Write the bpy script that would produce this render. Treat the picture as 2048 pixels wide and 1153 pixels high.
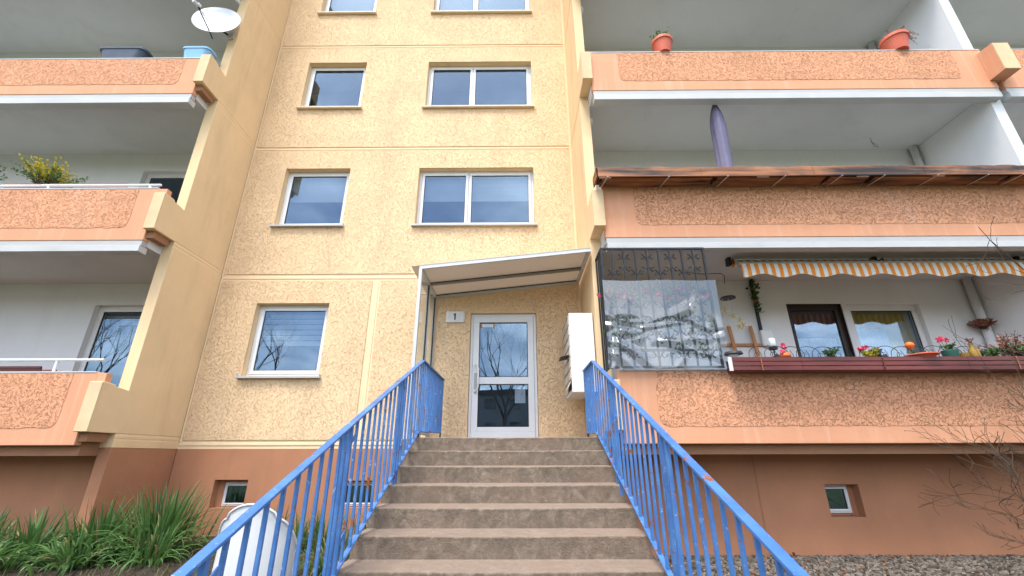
import bpy, math, random
import numpy as np
from mathutils import Vector, Matrix

rnd = random.Random(7)
for o in list(bpy.data.objects):
    bpy.data.objects.remove(o)
scene = bpy.context.scene
COL = scene.collection

# ------------------------------------------------------------------ camera
PITCH, YAW, ROLL = 0.36740, -0.00587, -0.00233
fw = Vector((math.sin(YAW)*math.cos(PITCH), math.cos(YAW)*math.cos(PITCH), math.sin(PITCH)))
rt = Vector((math.cos(YAW), -math.sin(YAW), 0))
up = rt.cross(fw)
r2 = rt*math.cos(ROLL) + up*math.sin(ROLL)
u2 = -rt*math.sin(ROLL) + up*math.cos(ROLL)
cam = bpy.data.objects.new('camera', bpy.data.cameras.new('camera'))
COL.objects.link(cam)
m = Matrix((r2, u2, -fw)).transposed().to_4x4()
m.translation = Vector((0, -7.2, 1.5))
cam.matrix_world = m
cam.data.sensor_fit = 'HORIZONTAL'
cam.data.sensor_width = 36.0
cam.data.lens = 36.0*873.7/2048
cam.data.clip_start = 0.05
cam.data.clip_end = 2000
scene.camera = cam

# ------------------------------------------------------------------ sky, sun, exposure
SUN_AZ = math.radians(205)      # from +Y, clockwise: behind the camera, to the left
SUN_EL = math.radians(64)
world = bpy.data.worlds.new('World')
scene.world = world
world.use_nodes = True
wt = world.node_tree
wn, wl = wt.nodes, wt.links
wn.clear()
w_out = wn.new('ShaderNodeOutputWorld')
w_bg = wn.new('ShaderNodeBackground')
w_bg.inputs[1].default_value = 0.12
w_sky = wn.new('ShaderNodeTexSky')
w_sky.sky_type = 'NISHITA'
w_sky.sun_disc = False
w_sky.sun_elevation = SUN_EL
w_sky.sun_rotation = SUN_AZ
w_sky.dust_density = 1.5
w_tc = wn.new('ShaderNodeTexCoord')
w_sep = wn.new('ShaderNodeSeparateXYZ')
wl.new(w_tc.outputs['Generated'], w_sep.inputs[0])
w_add = wn.new('ShaderNodeMath'); w_add.operation = 'ADD'; w_add.inputs[1].default_value = 0.25
wl.new(w_sep.outputs[2], w_add.inputs[0])
w_max = wn.new('ShaderNodeMath'); w_max.operation = 'MAXIMUM'; w_max.inputs[1].default_value = 0.12
wl.new(w_add.outputs[0], w_max.inputs[0])
w_div = wn.new('ShaderNodeVectorMath'); w_div.operation = 'DIVIDE'
wl.new(w_tc.outputs['Generated'], w_div.inputs[0])
wl.new(w_max.outputs[0], w_div.inputs[1])
w_noise = wn.new('ShaderNodeTexNoise')
w_noise.inputs['Scale'].default_value = 1.7
w_noise.inputs['Detail'].default_value = 9
w_noise.inputs['Roughness'].default_value = 0.55
w_noise.inputs['Distortion'].default_value = 0.4
wl.new(w_div.outputs[0], w_noise.inputs['Vector'])
w_ramp = wn.new('ShaderNodeValToRGB')
w_ramp.color_ramp.elements[0].position = 0.42
w_ramp.color_ramp.elements[1].position = 0.64
wl.new(w_noise.outputs[0], w_ramp.inputs[0])
w_n2 = wn.new('ShaderNodeTexNoise')
w_n2.inputs['Scale'].default_value = 2.6
w_n2.inputs['Detail'].default_value = 7
wl.new(w_div.outputs[0], w_n2.inputs['Vector'])
w_cl = wn.new('ShaderNodeValToRGB')        # cloud brightness: grey bellies, white tops
w_cl.color_ramp.elements[0].position = 0.35
w_cl.color_ramp.elements[0].color = (5.2, 6.0, 7.2, 1)
w_cl.color_ramp.elements[1].position = 0.68
w_cl.color_ramp.elements[1].color = (16.0, 16.0, 16.2, 1)
wl.new(w_n2.outputs[0], w_cl.inputs[0])
w_mix = wn.new('ShaderNodeMix'); w_mix.data_type = 'RGBA'
wl.new(w_ramp.outputs[0], w_mix.inputs[0])
wl.new(w_sky.outputs[0], w_mix.inputs[6])
wl.new(w_cl.outputs[0], w_mix.inputs[7])
wl.new(w_mix.outputs[2], w_bg.inputs[0])
wl.new(w_bg.outputs[0], w_out.inputs[0])

sun_l = bpy.data.lights.new('sun', 'SUN')
sun_l.energy = 1.5
sun_l.angle = math.radians(20)
sun_l.color = (1.0, 0.95, 0.87)
sun = bpy.data.objects.new('sun', sun_l)
COL.objects.link(sun)
sd = Vector((math.sin(SUN_AZ)*math.cos(SUN_EL), math.cos(SUN_AZ)*math.cos(SUN_EL), math.sin(SUN_EL)))
sun.rotation_euler = sd.to_track_quat('Z', 'Y').to_euler()

scene.render.engine = 'CYCLES'
scene.view_settings.view_transform = 'Standard'
scene.view_settings.look = 'None'
scene.view_settings.gamma = 1
scene.view_settings.exposure = 1.55
scene.view_settings.use_curve_mapping = False
scene.cycles.max_bounces = 7
scene.cycles.diffuse_bounces = 4
scene.cycles.transparent_max_bounces = 16

# ------------------------------------------------------------------ materials
def nodes_of(name):
    mt = bpy.data.materials.new(name)
    mt.use_nodes = True
    nt = mt.node_tree
    b = nt.nodes['Principled BSDF']
    return mt, nt, nt.nodes, nt.links, b

def ramp(n, l, src, stops):
    r = n.new('ShaderNodeValToRGB')
    e = r.color_ramp.elements
    e[0].position, e[0].color = stops[0][0], (*stops[0][1], 1)
    e[1].position, e[1].color = stops[-1][0], (*stops[-1][1], 1)
    for p, c in stops[1:-1]:
        x = e.new(p); x.color = (*c, 1)
    l.new(src, r.inputs[0])
    return r.outputs[0]

def noise(n, l, vec, scale, detail=4, rough=0.55, dist=0.0, stretch=None):
    if stretch:
        mp = n.new('ShaderNodeMapping')
        mp.inputs['Scale'].default_value = stretch
        l.new(vec, mp.inputs[0]); vec = mp.outputs[0]
    x = n.new('ShaderNodeTexNoise')
    x.inputs['Scale'].default_value = scale
    x.inputs['Detail'].default_value = detail
    x.inputs['Roughness'].default_value = rough
    x.inputs['Distortion'].default_value = dist
    l.new(vec, x.inputs['Vector'])
    return x.outputs[0]

def math_(n, l, op, a, b=None, c=None):
    x = n.new('ShaderNodeMath'); x.operation = op
    for i, s in enumerate((a, b, c)):
        if s is None: continue
        if isinstance(s, (int, float)): x.inputs[i].default_value = s
        else: l.new(s, x.inputs[i])
    return x.outputs[0]

def mixc(n, l, fac, a, b):
    x = n.new('ShaderNodeMix'); x.data_type = 'RGBA'
    for i, s in ((0, fac), (6, a), (7, b)):
        if isinstance(s, (int, float)): x.inputs[i].default_value = s
        elif isinstance(s, tuple): x.inputs[i].default_value = (*s, 1)
        else: l.new(s, x.inputs[i])
    return x.outputs[2]

def bump(n, l, h, dist, strength=1.0, normal=None):
    x = n.new('ShaderNodeBump')
    x.inputs['Distance'].default_value = dist
    x.inputs['Strength'].default_value = strength
    l.new(h, x.inputs['Height'])
    if normal: l.new(normal, x.inputs['Normal'])
    return x.outputs[0]

def paint(name, col, rough=0.75, var=0.10, scale=2.5, bump_d=0.0015, bump_s=60, stain=None, stain_amt=0.3, spec=0.3, stain_stretch=(1, 1, 0.16), stain_scale=3.0):
    """painted or plain surface with broad tone changes, fine grain and optional vertical stains"""
    mt, nt, n, l, b = nodes_of(name)
    tc = n.new('ShaderNodeTexCoord').outputs['Object']
    lo = tuple(c*(1-var) for c in col); hi = tuple(min(1, c*(1+var)) for c in col)
    c = ramp(n, l, noise(n, l, tc, scale, 6, 0.6), [(0.3, lo), (0.7, hi)])
    if stain:
        s = noise(n, l, tc, stain_scale, 6, 0.65, 0.3, stain_stretch)
        f = math_(n, l, 'MULTIPLY', ramp(n, l, s, [(0.52, (0, 0, 0)), (0.72, (1, 1, 1))]), stain_amt)
        c = mixc(n, l, f, c, stain)
    l.new(c, b.inputs['Base Color'])
    b.inputs['Roughness'].default_value = rough
    b.inputs['Specular IOR Level'].default_value = spec
    if bump_d:
        l.new(bump(n, l, noise(n, l, tc, bump_s, 3, 0.6), bump_d), b.inputs['Normal'])
    return mt

def worm_render(name, col, groove_shade, scale, depth, width, thresh, fac=0.5, bleach=None):
    """coarse render combed into short curly grooves"""
    mt, nt, n, l, b = nodes_of(name)
    tc = n.new('ShaderNodeTexCoord').outputs['Object']
    lines = None
    for k, (sc, off) in enumerate(((scale, 0), (scale*1.3, 37.3))):
        mp = n.new('ShaderNodeMapping')
        mp.inputs['Location'].default_value = (off, off*0.7, off*1.3)
        mp.inputs['Rotation'].default_value = (0, 0.5*k, 0)
        l.new(tc, mp.inputs[0])
        v = noise(n, l, mp.outputs[0], sc, 1.0, 0.5, 0.6)
        d = math_(n, l, 'ABSOLUTE', math_(n, l, 'SUBTRACT', v, 0.5))
        ln = n.new('ShaderNodeMapRange'); ln.interpolation_type = 'SMOOTHSTEP'
        ln.inputs['From Min'].default_value = 0.0
        ln.inputs['From Max'].default_value = width
        ln.inputs['To Min'].default_value = 1.0
        ln.inputs['To Max'].default_value = 0.0
        l.new(d, ln.inputs[0])
        mk = n.new('ShaderNodeMapRange'); mk.interpolation_type = 'SMOOTHSTEP'
        mk.inputs['From Min'].default_value = thresh
        mk.inputs['From Max'].default_value = thresh+0.07
        l.new(noise(n, l, mp.outputs[0], sc*0.9, 0, 0.5), mk.inputs[0])
        x = math_(n, l, 'MULTIPLY', ln.outputs[0], mk.outputs[0])
        lines = x if lines is None else math_(n, l, 'MAXIMUM', lines, x)
    lump = noise(n, l, tc, scale*1.6, 3, 0.6)
    h = math_(n, l, 'SUBTRACT', math_(n, l, 'MULTIPLY', lump, 0.22), lines)
    lo = tuple(c*0.90 for c in col); hi = tuple(min(1, c*1.07) for c in col)
    c = ramp(n, l, noise(n, l, tc, 1.3, 7, 0.62), [(0.3, lo), (0.7, hi)])
    c = mixc(n, l, math_(n, l, 'MULTIPLY', lines, fac), c, groove_shade)  # occlusion shade of the grooves painted into the colour
    sk = noise(n, l, tc, 2.2, 5, 0.65, 0.2, (1, 1, 0.10))
    c = mixc(n, l, math_(n, l, 'MULTIPLY', ramp(n, l, sk, [(0.5, (0, 0, 0)), (0.72, (1, 1, 1))]), 0.28), c, tuple(q*0.72 for q in col))
    if bleach:
        s = noise(n, l, tc, 1.1, 5, 0.6, 0.4, (1, 1, 0.35))
        c = mixc(n, l, math_(n, l, 'MULTIPLY', ramp(n, l, s, [(0.6, (0, 0, 0)), (0.74, (1, 1, 1))]), 0.45), c, bleach)
    l.new(c, b.inputs['Base Color'])
    b.inputs['Roughness'].default_value = 0.85
    b.inputs['Specular IOR Level'].default_value = 0.2
    l.new(bump(n, l, h, depth), b.inputs['Normal'])
    return mt

def metal(name, col, rough=0.4, metallic=1.0, var=0.1):
    mt, nt, n, l, b = nodes_of(name)
    tc = n.new('ShaderNodeTexCoord').outputs['Object']
    nz = noise(n, l, tc, 9, 5, 0.6)
    l.new(ramp(n, l, nz, [(0.3, tuple(c*(1-var) for c in col)), (0.7, col)]), b.inputs['Base Color'])
    b.inputs['Metallic'].default_value = metallic
    r = math_(n, l, 'MULTIPLY_ADD', nz, 0.25, rough-0.12)
    l.new(r, b.inputs['Roughness'])
    return mt

def schlick(n, l, f0, normal=None):
    """reflectance of a thin pane, the same from both of its sides"""
    geo = n.new('ShaderNodeNewGeometry')
    dt = n.new('ShaderNodeVectorMath'); dt.operation = 'DOT_PRODUCT'
    l.new(geo.outputs['Incoming'], dt.inputs[0]); l.new(normal or geo.outputs['Normal'], dt.inputs[1])
    c = math_(n, l, 'SUBTRACT', 1.0, math_(n, l, 'ABSOLUTE', dt.outputs['Value']))
    return math_(n, l, 'MULTIPLY_ADD', math_(n, l, 'POWER', c, 5.0), 1.0-f0, f0)

def glass(name, f0, tint, refl=(0.80, 0.92, 1.0), rough=0.0, wav=0.0, wscale=1.2):
    mt = bpy.data.materials.new(name); mt.use_nodes = True
    nt = mt.node_tree; n, l = nt.nodes, nt.links; n.clear()
    out = n.new('ShaderNodeOutputMaterial')
    tr = n.new('ShaderNodeBsdfTransparent'); tr.inputs[0].default_value = (*tint, 1)
    gl = n.new('ShaderNodeBsdfGlossy'); gl.inputs['Roughness'].default_value = rough
    gl.inputs[0].default_value = (*refl, 1)
    nb = None
    if wav:
        tc = n.new('ShaderNodeTexCoord').outputs['Object']
        nb = bump(n, l, noise(n, l, tc, wscale, 1, 0.4), wav)
        l.new(nb, gl.inputs['Normal'])
    mx = n.new('ShaderNodeMixShader')
    l.new(schlick(n, l, f0), mx.inputs[0]); l.new(tr.outputs[0], mx.inputs[1]); l.new(gl.outputs[0], mx.inputs[2])
    l.new(mx.outputs[0], out.inputs[0])
    return mt

def leafmat(name, lo, hi, rough=0.5, trans=0.25):
    mt, nt, n, l, b = nodes_of(name)
    geo = n.new('ShaderNodeNewGeometry')
    tc = n.new('ShaderNodeTexCoord').outputs['Object']
    f = math_(n, l, 'ADD', math_(n, l, 'MULTIPLY', geo.outputs['Random Per Island'], 0.7), math_(n, l, 'MULTIPLY', noise(n, l, tc, 6, 3), 0.3))
    l.new(ramp(n, l, f, [(0.15, lo), (0.85, hi)]), b.inputs['Base Color'])
    b.inputs['Roughness'].default_value = rough
    b.inputs['Specular IOR Level'].default_value = 0.35
    tb = n.new('ShaderNodeBsdfTranslucent')
    tb.inputs[0].default_value = (*[min(1, c*1.3) for c in hi], 1)
    mx = n.new('ShaderNodeMixShader'); mx.inputs[0].default_value = trans
    out = n['Material Output']
    l.new(b.outputs[0], mx.inputs[1]); l.new(tb.outputs[0], mx.inputs[2]); l.new(mx.outputs[0], out.inputs[0])
    return mt

def peeling_blue():
    mt, nt, n, l, b = nodes_of('peeling_blue_paint')
    tc = n.new('ShaderNodeTexCoord').outputs['Object']
    oi = n.new('ShaderNodeObjectInfo')
    va = n.new('ShaderNodeVectorMath'); va.operation = 'ADD'
    cb = n.new('ShaderNodeCombineXYZ')
    l.new(math_(n, l, 'MULTIPLY', oi.outputs['Random'], 57.0), cb.inputs[0])
    l.new(math_(n, l, 'MULTIPLY', oi.outputs['Random'], 31.0), cb.inputs[2])
    l.new(tc, va.inputs[0]); l.new(cb.outputs[0], va.inputs[1])
    v = va.outputs[0]
    c = ramp(n, l, noise(n, l, v, 5, 5, 0.6), [(0.3, (0.028, 0.108, 0.32)), (0.7, (0.072, 0.195, 0.45))])
    chips = ramp(n, l, noise(n, l, v, 22, 5, 0.7, 0.3), [(0.61, (0, 0, 0)), (0.67, (1, 1, 1))])
    c = mixc(n, l, math_(n, l, 'MULTIPLY', chips, 0.75), c, (0.26, 0.40, 0.62))
    rn = noise(n, l, v, 7, 6, 0.7, 0.5)
    rust = ramp(n, l, rn, [(0.612, (0, 0, 0)), (0.645, (1, 1, 1))])
    c = mixc(n, l, rust, c, ramp(n, l, noise(n, l, v, 60, 3), [(0.3, (0.10, 0.028, 0.012)), (0.7, (0.30, 0.10, 0.035))]))
    l.new(c, b.inputs['Base Color'])
    l.new(math_(n, l, 'MULTIPLY_ADD', rust, 0.45, 0.42), b.inputs['Roughness'])
    h = math_(n, l, 'ADD', math_(n, l, 'MULTIPLY', chips, -0.6), math_(n, l, 'MULTIPLY', noise(n, l, v, 40, 3), 0.5))
    l.new(bump(n, l, h, 0.0025), b.inputs['Normal'])
    return mt

def concrete_step():
    mt, nt, n, l, b = nodes_of('weathered_step_concrete')
    tc = n.new('ShaderNodeTexCoord').outputs['Object']
    geo = n.new('ShaderNodeNewGeometry')
    c = ramp(n, l, noise(n, l, tc, 11, 8, 0.78, 0.6), [(0.28, (0.088, 0.067, 0.049)), (0.5, (0.172, 0.132, 0.097)), (0.72, (0.31, 0.245, 0.185))])
    c = mixc(n, l, math_(n, l, 'MULTIPLY', ramp(n, l, noise(n, l, tc, 1.6, 5, 0.6, 0.3, (1, 1, 1)), [(0.45, (0, 0, 0)), (0.7, (1, 1, 1))]), 0.35), c, (0.23, 0.150, 0.10))
    # upward-facing surfaces are mixed paler than the risers
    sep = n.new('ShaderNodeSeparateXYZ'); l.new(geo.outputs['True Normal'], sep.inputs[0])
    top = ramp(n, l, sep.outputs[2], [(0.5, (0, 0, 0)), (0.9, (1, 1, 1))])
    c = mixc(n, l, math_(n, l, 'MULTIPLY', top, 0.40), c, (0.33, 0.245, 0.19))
    vo = n.new('ShaderNodeTexVoronoi'); vo.inputs['Scale'].default_value = 55
    l.new(tc, vo.inputs['Vector'])
    sp = ramp(n, l, vo.outputs['Distance'], [(0.10, (1, 1, 1)), (0.22, (0, 0, 0))])
    c = mixc(n, l, math_(n, l, 'MULTIPLY', sp, 0.28), c, (0.36, 0.28, 0.22))
    wht = ramp(n, l, noise(n, l, tc, 34, 2, 0.5), [(0.785, (0, 0, 0)), (0.80, (1, 1, 1))])
    c = mixc(n, l, wht, c, (0.72, 0.69, 0.64))
    l.new(c, b.inputs['Base Color'])
    b.inputs['Roughness'].default_value = 0.9
    h = math_(n, l, 'ADD', noise(n, l, tc, 70, 6, 0.7), math_(n, l, 'MULTIPLY', sp, 0.25))
    l.new(bump(n, l, h, 0.010), b.inputs['Normal'])
    return mt

def wood(name, dark, light, scale=8, axis=0, rough=0.6, lo=0.36, hi=0.66):
    mt, nt, n, l, b = nodes_of(name)
    tc = n.new('ShaderNodeTexCoord').outputs['Object']
    st = [1, 1, 1]; st[axis] = 0.06
    a = noise(n, l, tc, scale*3, 6, 0.65, 0.6, tuple(st))
    d = noise(n, l, tc, scale*0.35, 4, 0.6, 0.4, tuple(0.5 if i == axis else 1.5 for i in range(3)))
    f = math_(n, l, 'ADD', math_(n, l, 'MULTIPLY', a, 0.55), math_(n, l, 'MULTIPLY', d, 0.45))
    l.new(ramp(n, l, f, [(lo, dark), (hi, light)]), b.inputs['Base Color'])
    b.inputs['Roughness'].default_value = rough
    l.new(bump(n, l, a, 0.004), b.inputs['Normal'])
    return mt

def awning_cloth():
    mt, nt, n, l, b = nodes_of('striped_awning_cloth')
    tc = n.new('ShaderNodeTexCoord').outputs['Object']
    sep = n.new('ShaderNodeSeparateXYZ'); l.new(tc, sep.inputs[0])
    fr = math_(n, l, 'FRACT', math_(n, l, 'DIVIDE', sep.outputs[0], 0.118))
    st = math_(n, l, 'GREATER_THAN', fr, 0.5)
    c = mixc(n, l, st, (0.74, 0.73, 0.69), (0.78, 0.27, 0.035))
    dirt = noise(n, l, tc, 6, 6, 0.7)
    c = mixc(n, l, math_(n, l, 'MULTIPLY', ramp(n, l, dirt, [(0.55, (0, 0, 0)), (0.75, (1, 1, 1))]), 0.45), c, (0.42, 0.30, 0.19))
    l.new(c, b.inputs['Base Color']); b.inputs['Roughness'].default_value = 0.85
    return mt

def plastic_film():
    mt = bpy.data.materials.new('clear_plastic_film'); mt.use_nodes = True
    nt = mt.node_tree; n, l = nt.nodes, nt.links; n.clear()
    out = n.new('ShaderNodeOutputMaterial')
    tr = n.new('ShaderNodeBsdfTransparent'); tr.inputs[0].default_value = (0.70, 0.77, 0.83, 1)
    gl = n.new('ShaderNodeBsdfGlossy'); gl.inputs['Roughness'].default_value = 0.13
    df = n.new('ShaderNodeBsdfDiffuse'); df.inputs[0].default_value = (0.42, 0.52, 0.62, 1)
    m1 = n.new('ShaderNodeMixShader'); m1.inputs[0].default_value = 0.09
    l.new(tr.outputs[0], m1.inputs[1]); l.new(df.outputs[0], m1.inputs[2])
    m2 = n.new('ShaderNodeMixShader')
    l.new(schlick(n, l, 0.12), m2.inputs[0]); l.new(m1.outputs[0], m2.inputs[1]); l.new(gl.outputs[0], m2.inputs[2])
    l.new(m2.outputs[0], out.inputs[0])
    return mt

def ground_mat():
    mt, nt, n, l, b = nodes_of('soil_and_lawn')
    tc = n.new('ShaderNodeTexCoord').outputs['Object']
    soil = ramp(n, l, noise(n, l, tc, 9, 9, 0.7), [(0.3, (0.018, 0.012, 0.007)), (0.7, (0.065, 0.044, 0.028))])
    lawn = ramp(n, l, noise(n, l, tc, 5, 8, 0.7), [(0.3, (0.035, 0.055, 0.012)), (0.7, (0.09, 0.115, 0.03))])
    sep = n.new('ShaderNodeSeparateXYZ'); l.new(tc, sep.inputs[0])
    far = ramp(n, l, math_(n, l, 'MULTIPLY_ADD', sep.outputs[1], -0.05, 0.0), [(0.3, (0, 0, 0)), (0.5, (1, 1, 1))])
    l.new(mixc(n, l, far, soil, lawn), b.inputs['Base Color'])
    b.inputs['Roughness'].default_value = 0.95
    l.new(bump(n, l, noise(n, l, tc, 30, 8, 0.7), 0.03), b.inputs['Normal'])
    return mt

YEL = (0.82, 0.585, 0.355)
M = {}
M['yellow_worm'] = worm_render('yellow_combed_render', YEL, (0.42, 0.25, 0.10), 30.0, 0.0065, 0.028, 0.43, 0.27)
M['yellow'] = paint('yellow_smooth_render', (0.76, 0.55, 0.32), 0.8, 0.06, 1.4, 0.002, 45, (0.50, 0.36, 0.21), 0.35)
M['cream'] = paint('cream_joint_sealant', (0.81, 0.61, 0.385), 0.75, 0.05, 3, 0.003, 18)
M['weather'] = paint('weathered_bracket_concrete', (0.64, 0.48, 0.29), 0.85, 0.10, 3, 0.003, 40, (0.42, 0.33, 0.21), 0.5)
M['orange'] = paint('orange_smooth_render', (0.62, 0.305, 0.175), 0.8, 0.06, 1.7, 0.002, 40, (0.70, 0.46, 0.34), 0.45, stain_scale=9, stain_stretch=(1, 1, 0.05))
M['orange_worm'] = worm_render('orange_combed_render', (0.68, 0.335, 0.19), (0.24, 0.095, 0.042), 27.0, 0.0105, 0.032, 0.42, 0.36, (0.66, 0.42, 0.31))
M['brown'] = paint('brown_plinth_render', (0.40, 0.185, 0.100), 0.85, 0.11, 1.2, 0.002, 50, (0.30, 0.15, 0.09), 0.4)
M['brown_beam'] = paint('brown_slab_edge', (0.30, 0.15, 0.08), 0.85, 0.08, 2, 0.002, 40)
M['white_wall'] = paint('white_loggia_paint', (0.72, 0.73, 0.74), 0.85, 0.03, 1.2, 0.0015, 60, (0.60, 0.60, 0.58), 0.25)
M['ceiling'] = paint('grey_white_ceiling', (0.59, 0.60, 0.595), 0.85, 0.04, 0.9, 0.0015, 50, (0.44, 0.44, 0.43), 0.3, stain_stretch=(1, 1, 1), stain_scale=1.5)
M['white'] = paint('white_plastic_frame', (0.72, 0.73, 0.74), 0.35, 0.03, 4, 0, 0, (0.62, 0.60, 0.56), 0.15, 0.5)
M['white_metal'] = paint('white_coated_metal', (0.54, 0.55, 0.56), 0.38, 0.05, 5, 0.0008, 25, (0.45, 0.43, 0.40), 0.35, 0.5, (0.15, 1, 1))
M['cream_metal'] = paint('beige_coated_sill', (0.72, 0.64, 0.50), 0.45, 0.05, 4, 0, 0, (0.45, 0.38, 0.28), 0.3)
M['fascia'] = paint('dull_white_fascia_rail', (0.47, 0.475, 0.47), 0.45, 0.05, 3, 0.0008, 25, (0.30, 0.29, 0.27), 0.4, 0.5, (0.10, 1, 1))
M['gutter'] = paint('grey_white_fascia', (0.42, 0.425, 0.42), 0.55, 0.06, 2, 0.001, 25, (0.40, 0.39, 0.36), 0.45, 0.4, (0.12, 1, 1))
M['alu'] = metal('brushed_aluminium', (0.66, 0.67, 0.67), 0.42)
M['alu_dark'] = metal('dull_canopy_bar', (0.34, 0.33, 0.31), 0.55, 0.6)
M['canopy_sheet'] = leafmat('milky_canopy_sheet', (0.60, 0.53, 0.46), (0.66, 0.60, 0.53), 0.4, 0.26)
M['rubber'] = paint('black_seal_rubber', (0.02, 0.02, 0.02), 0.6, 0.1, 8, 0)
M['iron'] = paint('black_wrought_iron', (0.018, 0.02, 0.024), 0.45, 0.3, 12, 0.0008, 60)
M['dark_plastic'] = paint('dark_plastic', (0.025, 0.025, 0.028), 0.5, 0.2, 10, 0)
M['glass'] = glass('window_glass', 0.12, (0.80, 0.84, 0.87), (0.58, 0.78, 1.0), 0.0, 0.0012, 1.3)
M['clear'] = glass('clear_screen', 0.03, (0.96, 0.97, 0.97))
M['room'] = paint('dim_room', (0.16, 0.15, 0.145), 0.9, 0.15, 1.5, 0)
M['blind'] = paint('pale_blind_slats', (0.66, 0.68, 0.70), 0.6, 0.05, 2, 0)
M['lace'] = paint('white_lace_curtain', (0.70, 0.72, 0.74), 0.9, 0.08, 14, 0.003, 60)
M['curtain'] = paint('mustard_curtain', (0.66, 0.44, 0.05), 0.9, 0.12, 6, 0.002, 40)
M['brown_door'] = paint('dark_brown_door_frame', (0.035, 0.025, 0.020), 0.45, 0.15, 5, 0)
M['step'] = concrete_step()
M['blue'] = peeling_blue()
M['rust_wood'] = wood('weathered_red_brown_timber', (0.014, 0.007, 0.005), (0.42, 0.165, 0.062), 4, 0, 0.6, 0.42, 0.60)
M['maroon'] = wood('maroon_stained_slats', (0.075, 0.012, 0.010), (0.175, 0.032, 0.026), 6, 0, 0.5)
M['pine'] = wood('orange_pine', (0.34, 0.13, 0.04), (0.58, 0.27, 0.10), 10, 2)
M['terracotta'] = paint('terracotta_plastic', (0.58, 0.125, 0.070), 0.5, 0.08, 7, 0, 0, (0.45, 0.22, 0.16), 0.3)
M['clay'] = paint('dull_clay', (0.30, 0.11, 0.06), 0.8, 0.15, 9, 0.001, 60)
M['bluegrey'] = paint('slate_blue_plastic', (0.055, 0.075, 0.11), 0.45, 0.12, 6, 0)
M['skyblue'] = paint('sky_blue_plastic', (0.19, 0.40, 0.60), 0.4, 0.06, 6, 0)
M['lilac'] = paint('lilac_parasol_cover', (0.165, 0.152, 0.235), 0.8, 0.08, 7, 0.004, 22)
M['dish'] = paint('pale_dish_enamel', (0.58, 0.60, 0.64), 0.4, 0.04, 4, 0, 0, (0.5, 0.5, 0.5), 0.2)
M['tub'] = paint('chalky_white_plastic', (0.58, 0.60, 0.61), 0.45, 0.05, 3, 0.001, 20, (0.45, 0.44, 0.40), 0.3)
M['awning'] = awning_cloth()
M['film'] = plastic_film()
M['ground'] = ground_mat()
M['stone'] = leafmat('gravel_chips', (0.045, 0.037, 0.030), (0.23, 0.195, 0.16), 0.9, 0.0)
M['litter'] = leafmat('fallen_leaves', (0.16, 0.022, 0.014), (0.26, 0.16, 0.05), 0.7, 0.1)
M['strap'] = leafmat('strap_leaves', (0.020, 0.060, 0.016), (0.10, 0.205, 0.055), 0.40, 0.25)
M['strap_dry'] = leafmat('dry_strap_leaves', (0.13, 0.09, 0.035), (0.30, 0.23, 0.10), 0.7, 0.15)
M['bed_grass'] = leafmat('thin_grass', (0.030, 0.040, 0.014), (0.13, 0.13, 0.05), 0.7, 0.15)
M['yellow_leaf'] = leafmat('yellow_green_leaves', (0.16, 0.19, 0.015), (0.55, 0.45, 0.03), 0.5, 0.3)
M['green_leaf'] = leafmat('mid_green_leaves', (0.025, 0.07, 0.02), (0.09, 0.19, 0.05), 0.5, 0.2)
M['dry_leaf'] = leafmat('dried_flower_heads', (0.16, 0.05, 0.03), (0.36, 0.17, 0.11), 0.8, 0.1)
M['pale_leaf'] = leafmat('faded_heather', (0.30, 0.17, 0.20), (0.46, 0.36, 0.33), 0.8, 0.1)
M['pink'] = leafmat('pink_petals', (0.60, 0.02, 0.09), (0.75, 0.10, 0.20), 0.5, 0.2)
M['orange_ball'] = paint('orange_glaze', (0.75, 0.16, 0.03), 0.35, 0.05, 5, 0)
M['green_pot'] = paint('dark_green_glaze', (0.03, 0.10, 0.075), 0.4, 0.1, 6, 0)
M['yellow_pot'] = paint('ochre_glaze', (0.26, 0.155, 0.025), 0.4, 0.1, 6, 0)
M['gold'] = metal('tarnished_brass', (0.30, 0.21, 0.06), 0.4)
M['twig'] = paint('bare_twig_bark', (0.060, 0.042, 0.028), 0.85, 0.3, 14, 0.002, 60)
M['bark'] = paint('grey_tree_bark', (0.075, 0.062, 0.05), 0.9, 0.25, 5, 0.01, 20)
M['ink'] = paint('black_ink', (0.012, 0.012, 0.014), 0.6, 0.05, 5, 0)
M['label_blue'] = paint('pale_blue_sticker', (0.62, 0.76, 0.82), 0.5, 0.05, 9, 0)
M['label_orange'] = paint('orange_sticker', (0.60, 0.20, 0.05), 0.5, 0.05, 9, 0)
M['paper'] = paint('white_notice_paper', (0.75, 0.76, 0.76), 0.8, 0.03, 9, 0)
M['far_wall'] = paint('far_yellow_facade', (0.42, 0.30, 0.16), 0.85, 0.1, 0.3, 0)
M['far_grey'] = paint('far_grey_facade', (0.24, 0.25, 0.25), 0.85, 0.1, 0.3, 0)
M['roof'] = paint('dark_flat_roof_edge', (0.05, 0.05, 0.055), 0.8, 0.1, 1, 0)
M['path'] = paint('grey_paving', (0.22, 0.21, 0.20), 0.9, 0.15, 2, 0.004, 20)
M['mail_flap'] = paint('beige_letter_flap', (0.56, 0.49, 0.42), 0.5, 0.12, 6, 0, 0, (0.30, 0.26, 0.22), 0.35)

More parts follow.
